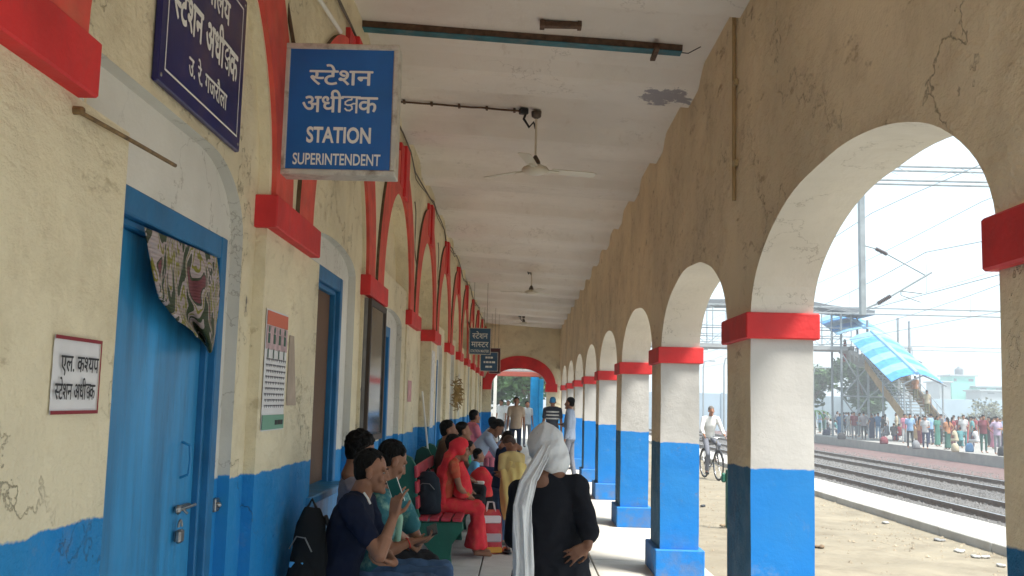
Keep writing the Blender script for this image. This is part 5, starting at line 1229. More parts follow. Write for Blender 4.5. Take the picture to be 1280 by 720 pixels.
# ------------------------------------------------------------------ footbridge with stair and blue canopy
fb = empty('footbridge', (24, 71, -.2), 0, 'steel footbridge and stairs with a blue and white striped canopy on the far platform', 'footbridge')
FB = Vector((24, 71, -.2)); f_ = lambda *a: Vector(a)-FB
M_fob = mat('grey_bridge_steel', (.25, .28, .30), .7, var=.15); M_ochre = mat('ochre_stair_panel', (.36, .24, .12), .8, var=.25, vscale=2); M_deck = mat('bridge_concrete', (.30, .31, .31), .85, var=.1)
M_cb = mat('blue_canopy_sheet', (.045, .235, .58), .6, var=.2); M_cw = mat('white_canopy_sheet', (.17, .35, .52), .6, var=.15)
g = MB(); g.cbox(f_(1, 70.2, 5.75), f_(23.2, 72.4, 6.05), .03); g.build('deck', M_deck, fb)
g = MB(); M = None
P = [(22.6, 5.75), (24.3, 4.75)]
g.extr([(22.8, 6.05), (22.8, 5.7), (24.2, 4.7), (25.0, 4.7), (25.0, 4.98), (24.3, 4.98)], f_(0, 70.2, 0), (1, 0, 0), (0, 0, 1), (0, 1, 0), 2.2); g.build('landing', M_deck, fb)
g = MB(); g.cbox(f_(24.0, 69.9, 4.75), f_(27.2, 72.4, 4.98), .02); g.build('landing_slab', M_deck, fb)
for y in (70.2, 72.4):      # side trusses of the bridge
    g = MB(); g.tube([f_(1, y, 7.3), f_(23, y, 7.3)], .035, 6); g.tube([f_(1, y, 6.15), f_(23, y, 6.15)], .03, 6); g.tube([f_(1, y, 6.7), f_(23, y, 6.7)], .03, 6)
    for k in range(17): x = 1+22*k/16; g.tube([f_(x, y, 6.0), f_(x, y, 8.7)], .03, 6); g.tube([f_(x, y, 6.1 if k % 2 else 7.3), f_(min(23, x+22/16), y, 7.3 if k % 2 else 6.1)], .018, 5)
    tag(g.build('side_truss', M_fob, fb), kind='stuff')
g = MB()
for a, b in ((-1, 0), ): pass
R2 = [(1, 9.05), (12, 9.05), (19.5, 9.2), (21.5, 8.85), (24.5, 8.55)]
g.quadstrip([f_(x, 69.7, z) for x, z in R2], [f_(x, 72.9, z) for x, z in R2]); g.quadstrip([f_(x, 69.7, z-.32) for x, z in R2], [f_(x, 72.9, z-.32) for x, z in R2]); g.quadstrip([f_(x, 69.7, z-.32) for x, z in R2], [f_(x, 69.7, z) for x, z in R2]); g.poly([f_(24.5, 69.7, 8.23), f_(24.5, 72.9, 8.23), f_(24.5, 72.9, 8.55), f_(24.5, 69.7, 8.55)])
g.build('bridge_roof', mat('dark_bridge_roof', (.12, .13, .14), .7), fb)
SX0, SX1, SYa, SYb, SZa, SZb = 23.9, 25.7, 70.0, 60.2, 4.85, -.2     # stair
def sz(y): return SZb+(SZa-SZb)*(y-SYb)/(SYa-SYb)
nst = 26
g0 = MB(); g0.cbox((0, 0, 0), (SX1-SX0, (SYa-SYb)/nst+.02, .06), .004); me = g0.mesh('stair_step', M_deck)
for k in range(nst): y = SYb+(SYa-SYb)*k/nst; link('stair_step', me, fb, f_(SX0, y, sz(y)+.12))
for x in (SX0-.06, SX1): g = MB(); g.extr([(SYb, sz(SYb)-.0), (SYb+.8, SZb), (SYa, sz(SYa)-.35), (SYa, sz(SYa)+.25), (SYb, SZb+.35)], f_(x, 0, 0), (0, 1, 0), (0, 0, 1), (1, 0, 0), .06); g.build('stringer', M_ochre, fb)
g = MB(); g.extr([(SYb+1.5, sz(SYb+1.5)+.2), (SYa, sz(SYa)+.2), (SYa, sz(SYa)+.62), (SYb+1.5, sz(SYb+1.5)+.62)], f_(SX1+.06, 0, 0), (0, 1, 0), (0, 0, 1), (1, 0, 0), .03); g.build('side_panel', M_ochre, fb)
for x in (SX0-.03, SX1+.05):
    g = MB()
    for dz in (.55, 1.1): g.tube([f_(x, SYb, sz(SYb)+dz), f_(x, SYa, sz(SYa)+dz)], .025, 6)
    for k in range(13): y = SYb+(SYa-SYb)*k/12; g.tube([f_(x, y, sz(y)), f_(x, y, sz(y)+1.1)], .022, 5)
    tag(g.build('stair_railing', M_fob, fb), kind='stuff')
g = MB()
for a, b in (((24, 69.95), (24, 72.3)), ((24, 72.35), (27.1, 72.35)), ((27.1, 69.95), (27.1, 72.35)), ((26.45, 69.9), (27.1, 69.9)), ((22.9, 70.2), (24, 69.95))):
    for dz in (.55, 1.1): g.tube([f_(a[0], a[1], 4.95+dz), f_(b[0], b[1], 4.95+dz)], .025, 5)
    for k in range(5): u = k/4; g.tube([f_(a[0]+(b[0]-a[0])*u, a[1]+(b[1]-a[1])*u, 4.95), f_(a[0]+(b[0]-a[0])*u, a[1]+(b[1]-a[1])*u, 6.05)], .02, 5)
tag(g.build('landing_railing', M_fob, fb), kind='stuff')
for x, y, zt_ in ((24.1, 70.1, 7.9), (27.0, 70.1, 7.9), (24.1, 72.2, 8.3), (27.0, 72.2, 8.3), (23.5, 62.0, 3.3), (25.85, 62.0, 3.3), (23.5, 65.6, 4.9), (25.9, 65.6, 4.9), (22.3, 70.2, 8.5), (22.3, 72.3, 8.5), (5.2, 70.4, 8.7), (5.2, 72.2, 8.7)):
    r = .065 if y > 70 else .045; g = MB(); g.cbox(f_(x-r, y-r, -.2), f_(x+r, y+r, zt_), .01); g.build('post', M_fob, fb)
for a, b in (((22.3, 70.2, 0), (24.1, 70.1, 2.6)), ((24.1, 70.1, 0), (22.3, 70.2, 2.6)), ((22.3, 70.2, 2.6), (24.1, 70.1, 4.7)), ((24.1, 70.1, 2.6), (22.3, 70.2, 5.6)), ((22.3, 70.2, 2.6), (27, 70.1, 2.6)), ((24.1, 70.1, 2.6), (27, 70.1, 4.7)), ((27, 70.1, 2.6), (24.1, 70.1, 4.7))):
    g = MB(); g.tube([f_(*a), f_(*b)], .05, 6); g.build('brace', M_fob, fb)
# canopy: curved sheets, striped, over landing and stair
def canopy(y0, z0, y1, z1, n, xl, xr, drop=.55, k0=0):
    sec = [(-1, -drop), (-.6, -drop*.42), (-.2, -.06), (0, 0), (.2, -.06), (.6, -drop*.42), (1, -drop)]; xm = (xl+xr)/2; hw = (xr-xl)/2
    for k in range(n):
        a, b = k/n, (k+1)/n; m = M_cb if (k+k0) % 2 == 0 else M_cw
        ya, yb = y0+(y1-y0)*a, y0+(y1-y0)*b; za, zb = z0+(z1-z0)*a, z0+(z1-z0)*b
        g = MB(); A = [f_(xm+hw*s[0], ya, za+s[1]) for s in sec]; B = [f_(xm+hw*s[0], yb, zb+s[1]) for s in sec]; up = Vector((0, 0, .03))
        g.quadstrip(A, B); g.quadstrip([p+up for p in A], [p+up for p in B]); g.poly([A[0], A[1], A[1]+up, A[0]+up]) ; g.quadstrip(A, [p+up for p in A])
        g.build('canopy_sheet', m, fb)
    g = MB(); g.tube([f_(xm, y0, z0+.03), f_(xm, y1, z1+.03)], .13, 8); g.build('ridge_strip', mat('pale_blue_ridge', (.25, .5, .72), .5), fb)
canopy(61.6, 3.95, 69.4, 7.05, 8, 22.6, 25.7)
canopy(69.6, 7.3, 74.6, 8.75, 5, 21.9, 25.6, k0=1)
for y, zz in ((61.8, 3.95), (65.4, 5.5), (69.2, 6.9)):
    g = MB(); g.tube([f_(23.2, y, zz-.7), f_(24.6, y, zz-.1), f_(26.0, y, zz-.7)], .05, 6); g.build('canopy_rib', M_fob, fb)

# ------------------------------------------------------------------ far buildings, boundary wall, trees, lamps
t = empty('boundary_wall', (5, 100, -.75), 0, 'long pale blue boundary wall behind the far platform', 'wall')
for k in range(16): g = MB(); g.cbox((k*5.0, 0, 0), (k*5.0+4.98, .25, 3.7+.0*k), .01); g.build('wall_panel', mat('pale_blue_wall', (.36, .46, .54), .9, var=.08, vscale=.6), t)
for k in range(17): g = MB(); g.cbox((k*5.0-.12, -.08, 0), (k*5.0+.12, -.005, 3.8), .01); g.build('wall_pier', mat('pale_blue_pier', (.33, .42, .49), .9), t)
def building(label, px0, px1, ytop, Y, depth, m, roofm=None, windows=(), over=.4, z0=-.75):
    a = at(px0, ytop, Y=Y); b = at(px1, ytop, Y=Y); w = b.x-a.x; t = empty('building', (a.x, Y, z0), 0, label, 'building'); h = a.z-z0
    g = MB(); g.cbox((0, 0, 0), (w, depth, h-.0), .03); g.build('wall', m, t)
    g = MB(); g.cbox((-over, -over, h+.002), (w+over, depth+over, h+.3), .03); g.build('roof_slab', roofm or m, t)
    for u0, u1, v0, v1 in windows: g = MB(); g.cbox((w*u0, -.06, h*v0), (w*u1, -.01, h*v1), .01); g.build('window', mat('far_window', (.10, .14, .16), .4), t)
    return t, w, h
M_mint = mat('mint_wall', (.20, .58, .50), .8, var=.08, vscale=.3); M_fargrey = mat('far_grey_wall', (.33, .38, .40), .9, var=.1, vscale=.3)
t, w, h = building('square mint green tower room with a water tank on its roof', 1189, 1219, 470, 190, 5, M_mint, M_fargrey, ((.72, .92, .9, .95), (.1, .22, .9, .95)))
g = MB(); g.lathe((w*.56, 2.4, h+.3), [(.75, 0), (.8, .2), (.78, .5), (.8, .8), (.78, 1.1), (.6, 1.3), (.3, 1.4), (.3, 1.6)], 18); g.build('water_tank', mat('tank_grey', (.12, .15, .17), .6), t, True)
building('low grey house left of the mint tower', 1174, 1188, 478, 186, 6, M_fargrey, None, ((.2, .5, .92, .96),))
building('long low building with a mint storey right of the mint tower', 1221, 1300, 484, 188, 8, M_mint, M_fargrey, ((.05, .15, .94, .98), (.3, .4, .94, .98), (.55, .65, .94, .98)))
building('grey walled house in front of the mint storey', 1226, 1310, 489, 180, 6, M_fargrey, None, ((.1, .2, .93, .97), (.4, .5, .93, .97)))
building('pale house behind the footbridge', 1120, 1172, 489, 200, 6, mat('pale_house', (.45, .50, .52), .9), None, ((.3, .5, .9, .95),))

def foliage(rnd, blobs, n, leaf):
    g = MB()
    for k in range(n):
        c, r = blobs[rnd.randrange(len(blobs))]
        d = V(rnd.gauss(0, 1), rnd.gauss(0, 1), rnd.gauss(0, 1)).normalized(); q = (rnd.random()**.45)*(1+.25*noise.noise(d*2+Vector(c))); p = Vector(c)+Vector((d.x*r[0], d.y*r[1], d.z*r[2]))*q
        a = V(rnd.gauss(0, 1), rnd.gauss(0, 1), rnd.gauss(0, .6)).normalized(); b = a.cross(V(rnd.gauss(0, 1), rnd.gauss(0, 1), rnd.gauss(0, 1))).normalized(); s_ = leaf*rnd.uniform(.5, 1.4)
        g.poly([p-a*s_, p+b*s_*.5, p+a*s_, p-b*s_*.5])
    return g
M_leafs = [mat('leaf_dark', (.035, .075, .03), .8, var=.4, vscale=1.5), mat('leaf_mid', (.055, .11, .035), .8, var=.4, vscale=1.5), mat('leaf_olive', (.10, .12, .05), .8, var=.4, vscale=1.5), mat('leaf_dusty', (.16, .17, .12), .9, var=.3, vscale=1.5)]
M_bark = mat('bark', (.12, .085, .055), .95, bump=.6, var=.3, vscale=6)
def tree(x, y, h, r, label, m, n=2600, leaf=.22, seed=0, z0=-.75, group='trees behind the station'):
    rnd = random.Random(seed+int(x*7+y)); t = empty('tree', (x, y, z0), 0, label, 'tree', group)
    g = MB(); g.tube([(0, 0, 0), (.1*r, 0, h*.25), (.05*r, .1, h*.5), (0, 0, h*.8)], [.06*h**.5, .05*h**.5, .035*h**.5, .015*h**.5], 8)
    bl = []
    for k in range(9):
        a = rnd.uniform(0, 6.28); c = V(cos(a)*r*rnd.uniform(.25, .7), sin(a)*r*rnd.uniform(.25, .7), h*rnd.uniform(.38, .88)); bl.append((c, (r*rnd.uniform(.32, .55),)*2+(r*rnd.uniform(.25, .42),)))
        g.tube([(0, 0, h*.35), tuple(c*.55+V(0, 0, h*.2)), tuple(c)], [.03*h**.5, .02*h**.5, .008*h**.5], 5)
    bl.append((V(0, 0, h*.8), (r*.5, r*.5, h*.2)))
    g.build('trunk', M_bark, t)
    foliage(rnd, bl, n, leaf).build('crown', m, t, fix=False)
    return t
tree(31.5, 92, 7.5, 3.6, 'dark green bushy tree behind the left end of the stairs', M_leafs[0], 3600, .26, 1)
tree(27.5, 96, 7.0, 3.2, 'second dark tree hidden partly by the nearest pier', M_leafs[1], 3200, .26, 2)
tree(34.5, 97, 7.0, 3.0, 'green tree seen through the footbridge bracing', M_leafs[0], 3000, .26, 5)
tree(44.3, 97, 3.9, 2.6, 'dusty bare looking low tree in front of the pale blue wall', M_leafs[3], 1300, .16, 3)
tree(.4, 74, 8.5, 4.6, 'large light green tree beyond the end arch', mat('leaf_light', (.10, .19, .07), .8, var=.4, vscale=1.5), 5200, .26, 4)
tree(-3.4, 82, 8.0, 4.0, 'green tree far left beyond the end arch', M_leafs[1], 3200, .26, 6)
tree(5.5, 90, 7.5, 4.2, 'green tree far right beyond the end arch', M_leafs[2], 3000, .26, 7)
# palm like plant on the far platform
t = empty('palm_plant', (21.9, 75.5, -.2), 0, 'bright green palm like plant at the left of the far platform', 'plant'); g = MB(); g.tube([(0, 0, 0), (.05, 0, 1.6)], [.12, .08], 8); g.build('trunk', M_bark, t); g = MB(); rnd = random.Random(9)
for k in range(22):
    a = k*2.4; L_ = rnd.uniform(1.1, 1.8); A, B = [], []
    for q in range(6): u = q/5; p = V(cos(a)*L_*u, sin(a)*L_*u, 1.6+1.1*u-1.6*u*u); sd_ = V(-sin(a), cos(a), 0)*.09*(1-u*.8); A.append(p-sd_); B.append(p+sd_)
    g.quadstrip(A, B)
g.build('frond', mat('palm_green', (.10, .26, .05), .7), t, fix=False)
# lamp posts seen through the second and third arches
for k, (px, Y, hh, lab) in enumerate(((868.5, 78, 6.2, 'thin lamp post at the left in the second arch'), (879, 84, 5.6, 'middle thin lamp post in the second arch'), (905, 70, 5.2, 'double headed lamp post right in the second arch'), (1017, 68, 4.6, 'curved grey lamp post at the left of the far platform'))):
    p = at(px, 500, Y=Y); t = empty('lamp_post', (p.x, Y, -.2), 0, lab, 'lamp post', 'lamp posts on the far platform'); g = MB(); g.tube([(0, 0, 0), (0, 0, hh*.9), (.1, 0, hh), (.6, 0, hh+.05)], .05, 8); g.build('pole', M_galv, t)
    g = MB(); g.cbox((.5, -.12, hh-.02), (1.0, .12, hh+.08), .02); g.build('lamp_head', M_galv, t)

# ------------------------------------------------------------------ crowd on the far platform
PZ = -.2
tops = {'maroon': (.22, .03, .05), 'checked grey': (.30, .28, .30), 'blue': (.12, .30, .55), 'light blue': (.30, .50, .75), 'green': (.06, .26, .20), 'dark green': (.02, .12, .09), 'red': (.50, .06, .08), 'pink': (.62, .22, .32), 'white': (.62, .62, .62), 'lilac': (.50, .40, .55), 'teal': (.10, .33, .36), 'cream': (.58, .50, .34), 'black': (.03, .03, .035), 'navy': (.03, .05, .13), 'olive': (.2, .2, .1), 'orange': (.55, .24, .10), 'grey': (.25, .26, .28)}
def fc(n): return cloth_m('crowd_'+n.replace(' ', '_'), tuple(.62*c+.03 for c in tops[n]), bump=0)
PROTO = {}
def proto(kind, pose):
    """shared meshes for one standing / sitting kind of far figure (built once, then copied with its parts)"""
    k = (kind, pose)
    if k in PROTO: return PROTO[k]
    if pose == 'sit': J, s = pose_sit(0, 0, 0, 0, 1.62, .38, .12, 'lap')
    else: J, s = pose_stand(0, 0, 0, 0, 1.7, {'a': ('down', 'down'), 'b': ('bent', 'down'), 'c': ('fold', 'hip'), 'd': ('down', 'back'), 'e': ('face', 'down')}[pose], .05 if pose in 'ad' else .0)
    t, H = person('x', J, SK1, C_white, C_dk, M_hair, 'far', .6, kind, s=s, voxel=.028, hvox=.022, shoes=None, long_to=(V(0, -.12, 1.2) if kind != 'trousers' and pose != 'sit' else None))
    d = {}
    for ch in t.children: d[ch.name.split('.')[0]] = ch.data
    for ch in list(t.children): bpy.data.objects.remove(ch)
    bpy.data.objects.remove(t); PROTO[k] = d; return d
def far_person(px, fy, yaw, top, bot, label, kind='trousers', pose='a', h=1.7, skin=None, z=PZ, P=None, group='people waiting on the far platform'):
    p = Vector(P) if P else at(px, fy, Z=z); d = proto(kind, pose)
    t = empty('person', p, radians(yaw), label, 'person', group); sc = h/1.7; t.scale = (sc, sc, sc)
    for nm, me in d.items():
        o = link(nm, me, t); m = {'body': skin or SK1, 'hair': M_hair}.get(nm) or (fc(top) if nm in ('shirt', 'blouse') else fc(bot))
        o.material_slots[0].link = 'OBJECT'; o.material_slots[0].material = m
    return t
FP = [ # px, foot y, yaw, top, bottom, kind, pose, height, label
 (1020, 541, 90, 'white', 'grey', 'trousers', 'sit', 1.7, 'seated figure in white at the far left of the far platform'),
 (1030, 541, -60, 'dark green', 'dark green', 'trousers', 'd', 1.75, 'person in dark green standing at the left end beside the palm plant'),
 (1040, 543, 20, 'white', 'navy', 'trousers', 'sit', 1.7, 'seated man in a white shirt left of the blue dressed group'),
 (1046, 543, 60, 'teal', 'white', 'skirt', 'sit', 1.6, 'woman in teal seated beside the man in white'),
 (1050, 545, 170, 'blue', 'blue', 'saree', 'a', 1.62, 'woman all in blue standing left of the maroon shirt'),
 (1055, 545, 10, 'navy', 'black', 'trousers', 'b', 1.7, 'person in navy standing just left of the maroon shirt'),
 (1061, 546, 200, 'white', 'white', 'trousers', 'c', 1.72, 'man all in white between the navy and maroon figures'),
 (1068, 549, 160, 'maroon', 'grey', 'trousers', 'b', 1.76, 'man in a maroon shirt beside the checked shirt'),
 (1080, 550, 0, 'checked grey', 'black', 'trousers', 'c', 1.78, 'man in a checked grey shirt with dark trousers seen from behind'),
 (1075, 546, 90, 'white', 'grey', 'trousers', 'a', 1.7, 'pale figure just behind the checked shirt'),
 (1090, 549, 180, 'navy', 'navy', 'saree', 'a', 1.62, 'woman in navy to the right of the checked shirt'),
 (1098, 549, 175, 'blue', 'light blue', 'trousers', 'b', 1.74, 'man in blue shirt and pale jeans under the stairs'),
 (1104, 550, 100, 'black', 'white', 'trousers', 'a', 1.55, 'youth in a black top and white trousers under the stairs'),
 (1110, 551, 30, 'grey', 'grey', 'trousers', 'sit', 1.65, 'seated figure in grey at the foot of the stairs'),
 (1117, 552, -30, 'black', 'navy', 'trousers', 'sit', 1.65, 'seated dark figure right of the grey seated one'),
 (1126, 552, 20, 'red', 'red', 'saree', 'sit', 1.6, 'woman in red crouching at the stair foot'),
 (1131, 554, 190, 'pink', 'white', 'trousers', 'a', 1.72, 'man in a pink shirt just left of the light blue shirt'),
 (1138, 560, 170, 'light blue', 'black', 'trousers', 'a', 1.76, 'man in a light blue shirt and black trousers below the canopy corner'),
 (1145, 553, 80, 'navy', 'grey', 'trousers', 'd', 1.7, 'dark figure right behind the light blue shirt'),
 (1150, 556, -60, 'orange', 'maroon', 'saree', 'a', 1.6, 'woman in orange and maroon near the canopy post'),
 (1157, 561, 150, 'white', 'navy', 'trousers', 'b', 1.66, 'youth in a white shirt in front of the canopy post'),
 (1164, 556, 30, 'light blue', 'navy', 'trousers', 'a', 1.78, 'tall figure in light blue left of the green saree'),
 (1172, 558, 200, 'green', 'green', 'saree', 'b', 1.66, 'woman in a bright green saree'),
 (1177, 555, 100, 'checked grey', 'black', 'trousers', 'a', 1.76, 'grey shirted man between the two green sarees'),
 (1185, 562, 20, 'orange', 'dark green', 'saree', 'c', 1.62, 'woman in orange top and dark green skirt in front'),
 (1191, 556, -60, 'red', 'maroon', 'saree', 'a', 1.6, 'woman in red standing behind the orange top'),
 (1196, 560, 45, 'cream', 'cream', 'saree', 'sit', 1.6, 'seated woman in cream in the middle of the crowd'),
 (1201, 560, -20, 'teal', 'teal', 'saree', 'sit', 1.6, 'seated woman in teal right of the cream one'),
 (1205, 560, 170, 'white', 'teal', 'trousers', 'b', 1.76, 'man in a white shirt with teal lungi trousers'),
 (1209, 557, 90, 'red', 'red', 'saree', 'a', 1.62, 'woman in red behind the white shirt and teal trousers'),
 (1216, 559, 60, 'teal', 'navy', 'trousers', 'a', 1.68, 'teal shirted figure left of the tall maroon shirt'),
 (1222, 561, 30, 'white', 'white', 'saree', 'sit', 1.6, 'seated figure in white left of the tall maroon shirt'),
 (1230, 566, 175, 'maroon', 'dark green', 'trousers', 'e', 1.8, 'tall man in a maroon shirt and dark green trousers at the platform front'),
 (1237, 559, 90, 'black', 'black', 'trousers', 'b', 1.7, 'dark figure behind the tall maroon shirt'),
 (1241, 561, -90, 'pink', 'pink', 'saree', 'a', 1.64, 'woman in pink between the maroon and lilac shirts'),
 (1247, 568, 185, 'lilac', 'grey', 'trousers', 'c', 1.74, 'man in a lilac shirt and grey trousers at the platform front'),
 (1251, 561, 150, 'white', 'lilac', 'saree', 'a', 1.62, 'woman in white behind the lilac shirt'),
 (1256, 563, 40, 'light blue', 'black', 'trousers', 'd', 1.72, 'light blue shirted man near the edge of the nearest pier'),
 (1260, 562, -50, 'cream', 'dark green', 'saree', 'sit', 1.6, 'seated woman in cream and green at the right end'),
]
for px, fy, yaw, top, bot, kind, pose, h, lab in FP: far_person(px, fy, yaw, top, bot, lab, kind, pose, h)
far_person(0, 0, 90, 'red', 'red', 'woman in red standing on the footbridge landing', 'saree', 'a', 1.65, P=(23.0, 71.6, 5.0), group='people on the footbridge')
far_person(0, 0, 60, 'black', 'black', 'dark figure on the landing beside the canopy post', 'trousers', 'a', 1.7, P=(24.6, 70.6, 4.98), group='people on the footbridge')
for y, c, lab in ((64.6, 'orange', 'person in orange coming down the stairs'), (62.8, 'cream', 'person in cream lower on the stairs')): far_person(0, 0, 180, c, 'olive', lab, 'trousers', 'a', 1.66, P=(25.2, y, sz(y)+.2), group='people on the footbridge')

# ------------------------------------------------------------------ cyclist on the sand
def cyclist():
    c = at(889, 599, Z=-.13); hd = radians(-172); M0 = Matrix.Translation(c) @ Matrix.Rotation(hd, 4, 'Z')      # local +Y = riding direction
    t = empty('bicycle', c, hd, 'black roadster bicycle ridden over the sand towards the camera', 'bicycle')
    M_fr = mat('bicycle_frame', (.015, .015, .018), .35); M_ch = mat('chrome', (.45, .45, .45), .25, metal=.9); rw = .34
    for yy in (-.52, .54):
        g = MB(); g.tube([(0, yy+rw*cos(a), rw+.02+rw*sin(a)) for a in [2*pi*k/28 for k in range(28)]], .020, 7, closed=True); w_ = g.build('wheel', mat('tyre', (.012, .012, .012), .8), t, True)
        g = MB(); g.tube([(0, yy+(rw-.03)*cos(a), rw+.02+(rw-.03)*sin(a)) for a in [2*pi*k/28 for k in range(28)]], .010, 6, closed=True); g.build('rim', M_ch, w_, True)
        g = MB(); [g.tube([(0, yy, rw+.02), (0, yy+(rw-.03)*cos(a), rw+.02+(rw-.03)*sin(a))], .003, 4) for a in [2*pi*k/14 for k in range(14)]]; g.ell((0, yy, rw+.02), (.03, .025, .025)); tag(g.build('spokes', M_ch, w_), kind='stuff')
        g = MB(); g.tube([(0, yy+(rw+.035)*cos(a), rw+.02+(rw+.035)*sin(a)) for a in [radians(20+14*k) for k in range(11)]], .018, 6); g.build('mudguard', M_fr, t, True)
    g = MB(); bb, st, ht = V(0, -.06, .30), V(0, -.20, .84), V(0, .40, .88)
    for a, b in ((bb, st), (bb, V(0, .44, .72)), (st, ht), (bb, V(0, -.52, .36)), (st, V(0, -.52, .36)), (V(0, .38, .92), V(0, .54, .36))): g.tube([a, b], .016, 8)
    g.build('frame', M_fr, t, True)
    g = MB(); g.tube([(-.28, .22, 1.02), (-.24, .36, 1.05), (0, .40, 1.02), (.24, .36, 1.05), (.28, .22, 1.02)], .013, 8); g.tube([(0, .39, .9), (0, .40, 1.02)], .015, 8); g.build('handlebar', M_ch, t, True)
    g = MB(); g.loft([(V(0, -.36, .93), .10, .03), (V(0, -.22, .94), .08, .035), (V(0, -.08, .94), .03, .02)], V(1, 0, 0), 12); g.build('saddle', M_black, t, True)
    g = MB(); g.tube([(-.08, -.06, .30), (.08, -.06, .30)], .012); g.cbox((.06, -.06, .12), (.16, .04, .14), .003); g.cbox((-.16, -.16, .46), (-.06, -.06, .48), .003); g.tube([(.07, -.06, .3), (.07, -.01, .13)], .01); g.tube([(-.07, -.06, .3), (-.07, -.11, .47)], .01); g.lathe((0.03, -.06, .30), [(.09, -.004), (.09, .004)], 16, M=Matrix.Rotation(radians(90), 3, 'Y')); g.build('pedals', M_ch, t)
    g = MB(); g.cbox((-.07, -.72, .74), (.07, -.36, .76), .005); g.tube([(-.05, -.7, .75), (-.02, -.52, .38)], .006); g.tube([(.05, -.7, .75), (.02, -.52, .38)], .006); g.build('carrier', M_fr, t)
    P = lambda x, y, z: M0 @ V(x, y, z); ax = (M0.to_3x3() @ V(1, 0, 0))
    J = dict(pelvis=P(0, -.22, 1.03), chest=P(0, -.10, 1.34), neck=P(0, -.04, 1.53), head=P(0, 0, 1.675), yaw=hd, pitch=0, ax=ax, sh=[P(-.18, -.05, 1.48), P(.18, -.05, 1.48)], el=[P(-.26, .03, 1.22), P(.26, .03, 1.22)], wr=[P(-.26, .24, 1.08), P(.26, .24, 1.08)],
             hip=[P(-.09, -.2, 1.0), P(.09, -.2, 1.0)], kn=[P(-.12, .20, .84), P(.12, .12, .60)], an=[P(-.12, -.02, .50), P(.12, .0, .21)], toe=[P(-.12, .1, .44), P(.12, .12, .15)])
    person('elderly man in a white shirt and dark trousers riding the bicycle', J, SK1, C_white, C_grey, mat('grey_hair', (.12, .11, .10), .8), 'far', 1.7, s=.98, voxel=.016, hvox=.012, shoes=M_black, base=c)
cyclist()
# litter along the coping and on the sand
rnd = random.Random(12)
for k, (px, py, col, lab) in enumerate(((1108, 654, (.38, .38, .36), 'small white scrap on the sand just below the coping'), (1176, 676, (.22, .22, .22), 'crumpled grey wrapper beside the white coping'), (1202, 690, (.42, .42, .40), 'crumpled white paper on the sand at the coping foot'), (1218, 696, (.38, .38, .36), 'second white paper right of the first'), (1231, 697, (.42, .40, .36), 'flat white scrap nearest the coping corner'), (1255, 708, (.42, .42, .40), 'white paper beside the nearest pier'), (880, 633, (.03, .035, .045), 'dark rag lying on the sand between the piers'), (905, 658, (.25, .19, .12), 'flat brown cardboard piece on the sand'), (1025, 684, (.18, .12, .07), 'small brown stone patch on the open sand'))):
    p = at(px, py, Z=-.12); g = MB(); r = .06 if k != 1 else .09
    for q in range(3): g.ell((rnd.uniform(-.04, .04), rnd.uniform(-.06, .06), .01), (r*rnd.uniform(.5, 1), r*rnd.uniform(.5, 1), .02), nu=9, nv=6)
    me = remeshed(g, .012, mat('litter_%s' % lab.split()[0]+str(k), col, .8), 1, lambda c: .012*noise.noise(c*25+V(k, 0, 0))); tag(link('litter', me, None, p), lab, 'litter', 'litter on the sand')
# green rag / plant pot stand behind the second pier
t = empty('green_post', at(910, 660, Z=-.12), 0, 'dark green post standing on the sand just behind the near pier', 'post'); g = MB(); g.cbox((-.03, -.05, 0), (.06, .05, .85), .01); g.build('post', mat('dark_green_paint', (.02, .09, .06), .6), t); g = MB(); g.cbox((-.10, -.03, .66), (-.03, .03, .80), .02); g.build('tap', M_green, t)

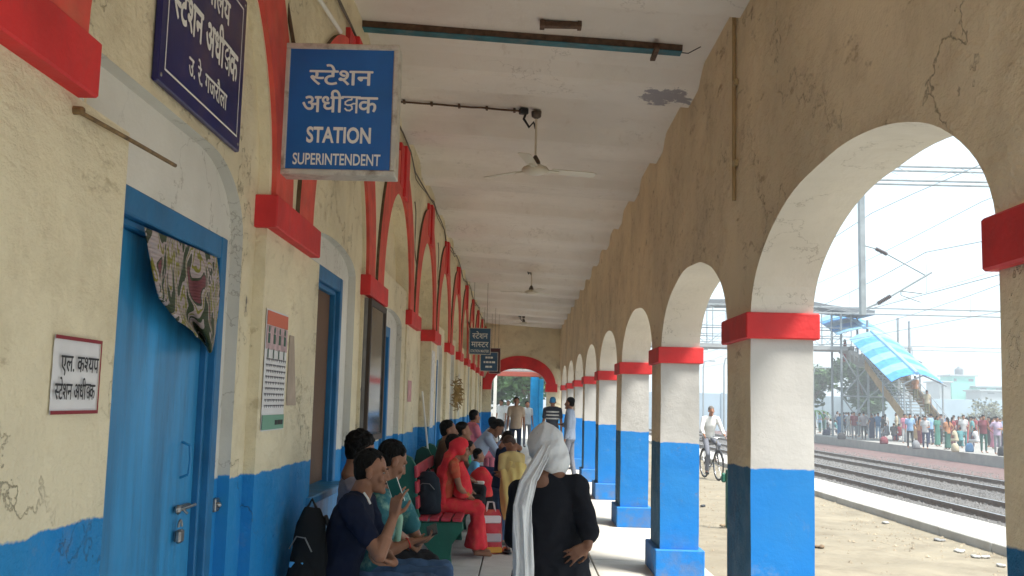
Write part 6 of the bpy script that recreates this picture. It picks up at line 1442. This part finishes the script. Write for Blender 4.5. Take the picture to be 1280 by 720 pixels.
# back rows of the crowd
rnd = random.Random(21); cols = list(tops)
extra = [(1014, 'navy', 'man in navy behind the seated figures at the left end'), (1025, 'light blue', 'light blue shirt behind the seated pair at the left'), (1035, 'white', 'white shirt behind the seated man in white'), (1047, 'grey', 'grey shirt behind the woman all in blue'), (1058, 'light blue', 'light blue shirt behind the man all in white'), (1065, 'lilac', 'lilac shirt behind the maroon shirt on the left'), (1073, 'blue', 'blue shirt behind the checked shirt'), (1085, 'white', 'white shirt between the checked shirt and the woman in navy'), (1094, 'grey', 'grey shirt behind the blue shirt under the stairs'), (1107, 'white', 'white shirt behind the youth in white trousers'), (1121, 'cream', 'cream shirt behind the seated dark figure'), (1134, 'white', 'white shirt behind the pink shirt'), (1148, 'pink', 'pink top behind the woman in orange and maroon'), (1154, 'black', 'black shirt behind the youth near the canopy post'), (1168, 'navy', 'navy shirt left behind the green saree'), (1181, 'blue', 'blue shirt behind the two green sarees'), (1193, 'white', 'white shirt behind the woman in red in the middle'), (1199, 'maroon', 'maroon top behind the seated woman in cream'), (1213, 'cream', 'cream shirt behind the teal shirt'), (1219, 'red', 'red top behind the seated figure in white'), (1226, 'navy', 'navy shirt just left behind the tall maroon shirt'), (1244, 'white', 'white shirt behind the woman in pink'), (1262, 'red', 'red top at the far right beside the pier')]
for k, (px, c, lab) in enumerate(extra): far_person(px, 541+(px-1014)*.068-rnd.uniform(0, 2), rnd.uniform(-180, 180), c, rnd.choice(['black', 'navy', 'grey', 'white', 'dark green']), lab, 'trousers' if k % 3 else 'saree', 'abcd'[k % 4], rnd.uniform(1.62, 1.76))
# hanging air: pale dust haze over the yard
g = MB(); g.box((-905, -605, -1.8), (1505, 705, 10.5)); hz = g.build('haze', mat('haze_dummy', (1, 1, 1))); hz['kind'] = 'stuff'; hz['label'] = 'pale dusty haze over the station yard'
m = bpy.data.materials.new('haze'); m.use_nodes = True; nt = m.node_tree; nt.nodes.clear(); o = nt.nodes.new('ShaderNodeOutputMaterial'); v = nt.nodes.new('ShaderNodeVolumePrincipled'); v.inputs['Color'].default_value = (.93, .96, 1, 1); v.inputs['Density'].default_value = .0028; v.inputs['Anisotropy'].default_value = .2
nt.links.new(v.outputs[0], o.inputs['Volume']); hz.data.materials[0] = m

# bags on the far platform
for k, (px, fy, c, lab) in enumerate(((1033, 544, 'navy', 'dark bundle on the far platform left of the blue figures'), (1052, 549, 'black', 'black bag on the platform before the woman all in blue'), (1105, 555, 'maroon', 'maroon bag near the stair foot'), (1145, 561, 'grey', 'grey sack right of the light blue shirt'), (1194, 565, 'cream', 'cream sack before the seated women'), (1212, 565, 'blue', 'blue bag before the teal shirt'), (1254, 570, 'black', 'black suitcase at the right end of the crowd'))):
    p = at(px, fy, Z=PZ); t = empty('luggage', p, .3*k, lab, 'bag', 'luggage on the far platform'); g = MB(); g.loft([(V(0, 0, 0), .26, .16), (V(0, 0, .08), .30, .19), (V(0, 0, .30), .27, .16), (V(0, 0, .42), .12, .08)], V(1, 0, 0), 10); g.build('bag', fc(c), t, True)
    g = MB(); g.tube([V(-.1, 0, .38), V(-.06, 0, .52), V(.06, 0, .52), V(.1, 0, .38)], .015, 5); g.build('handle', M_black, t)
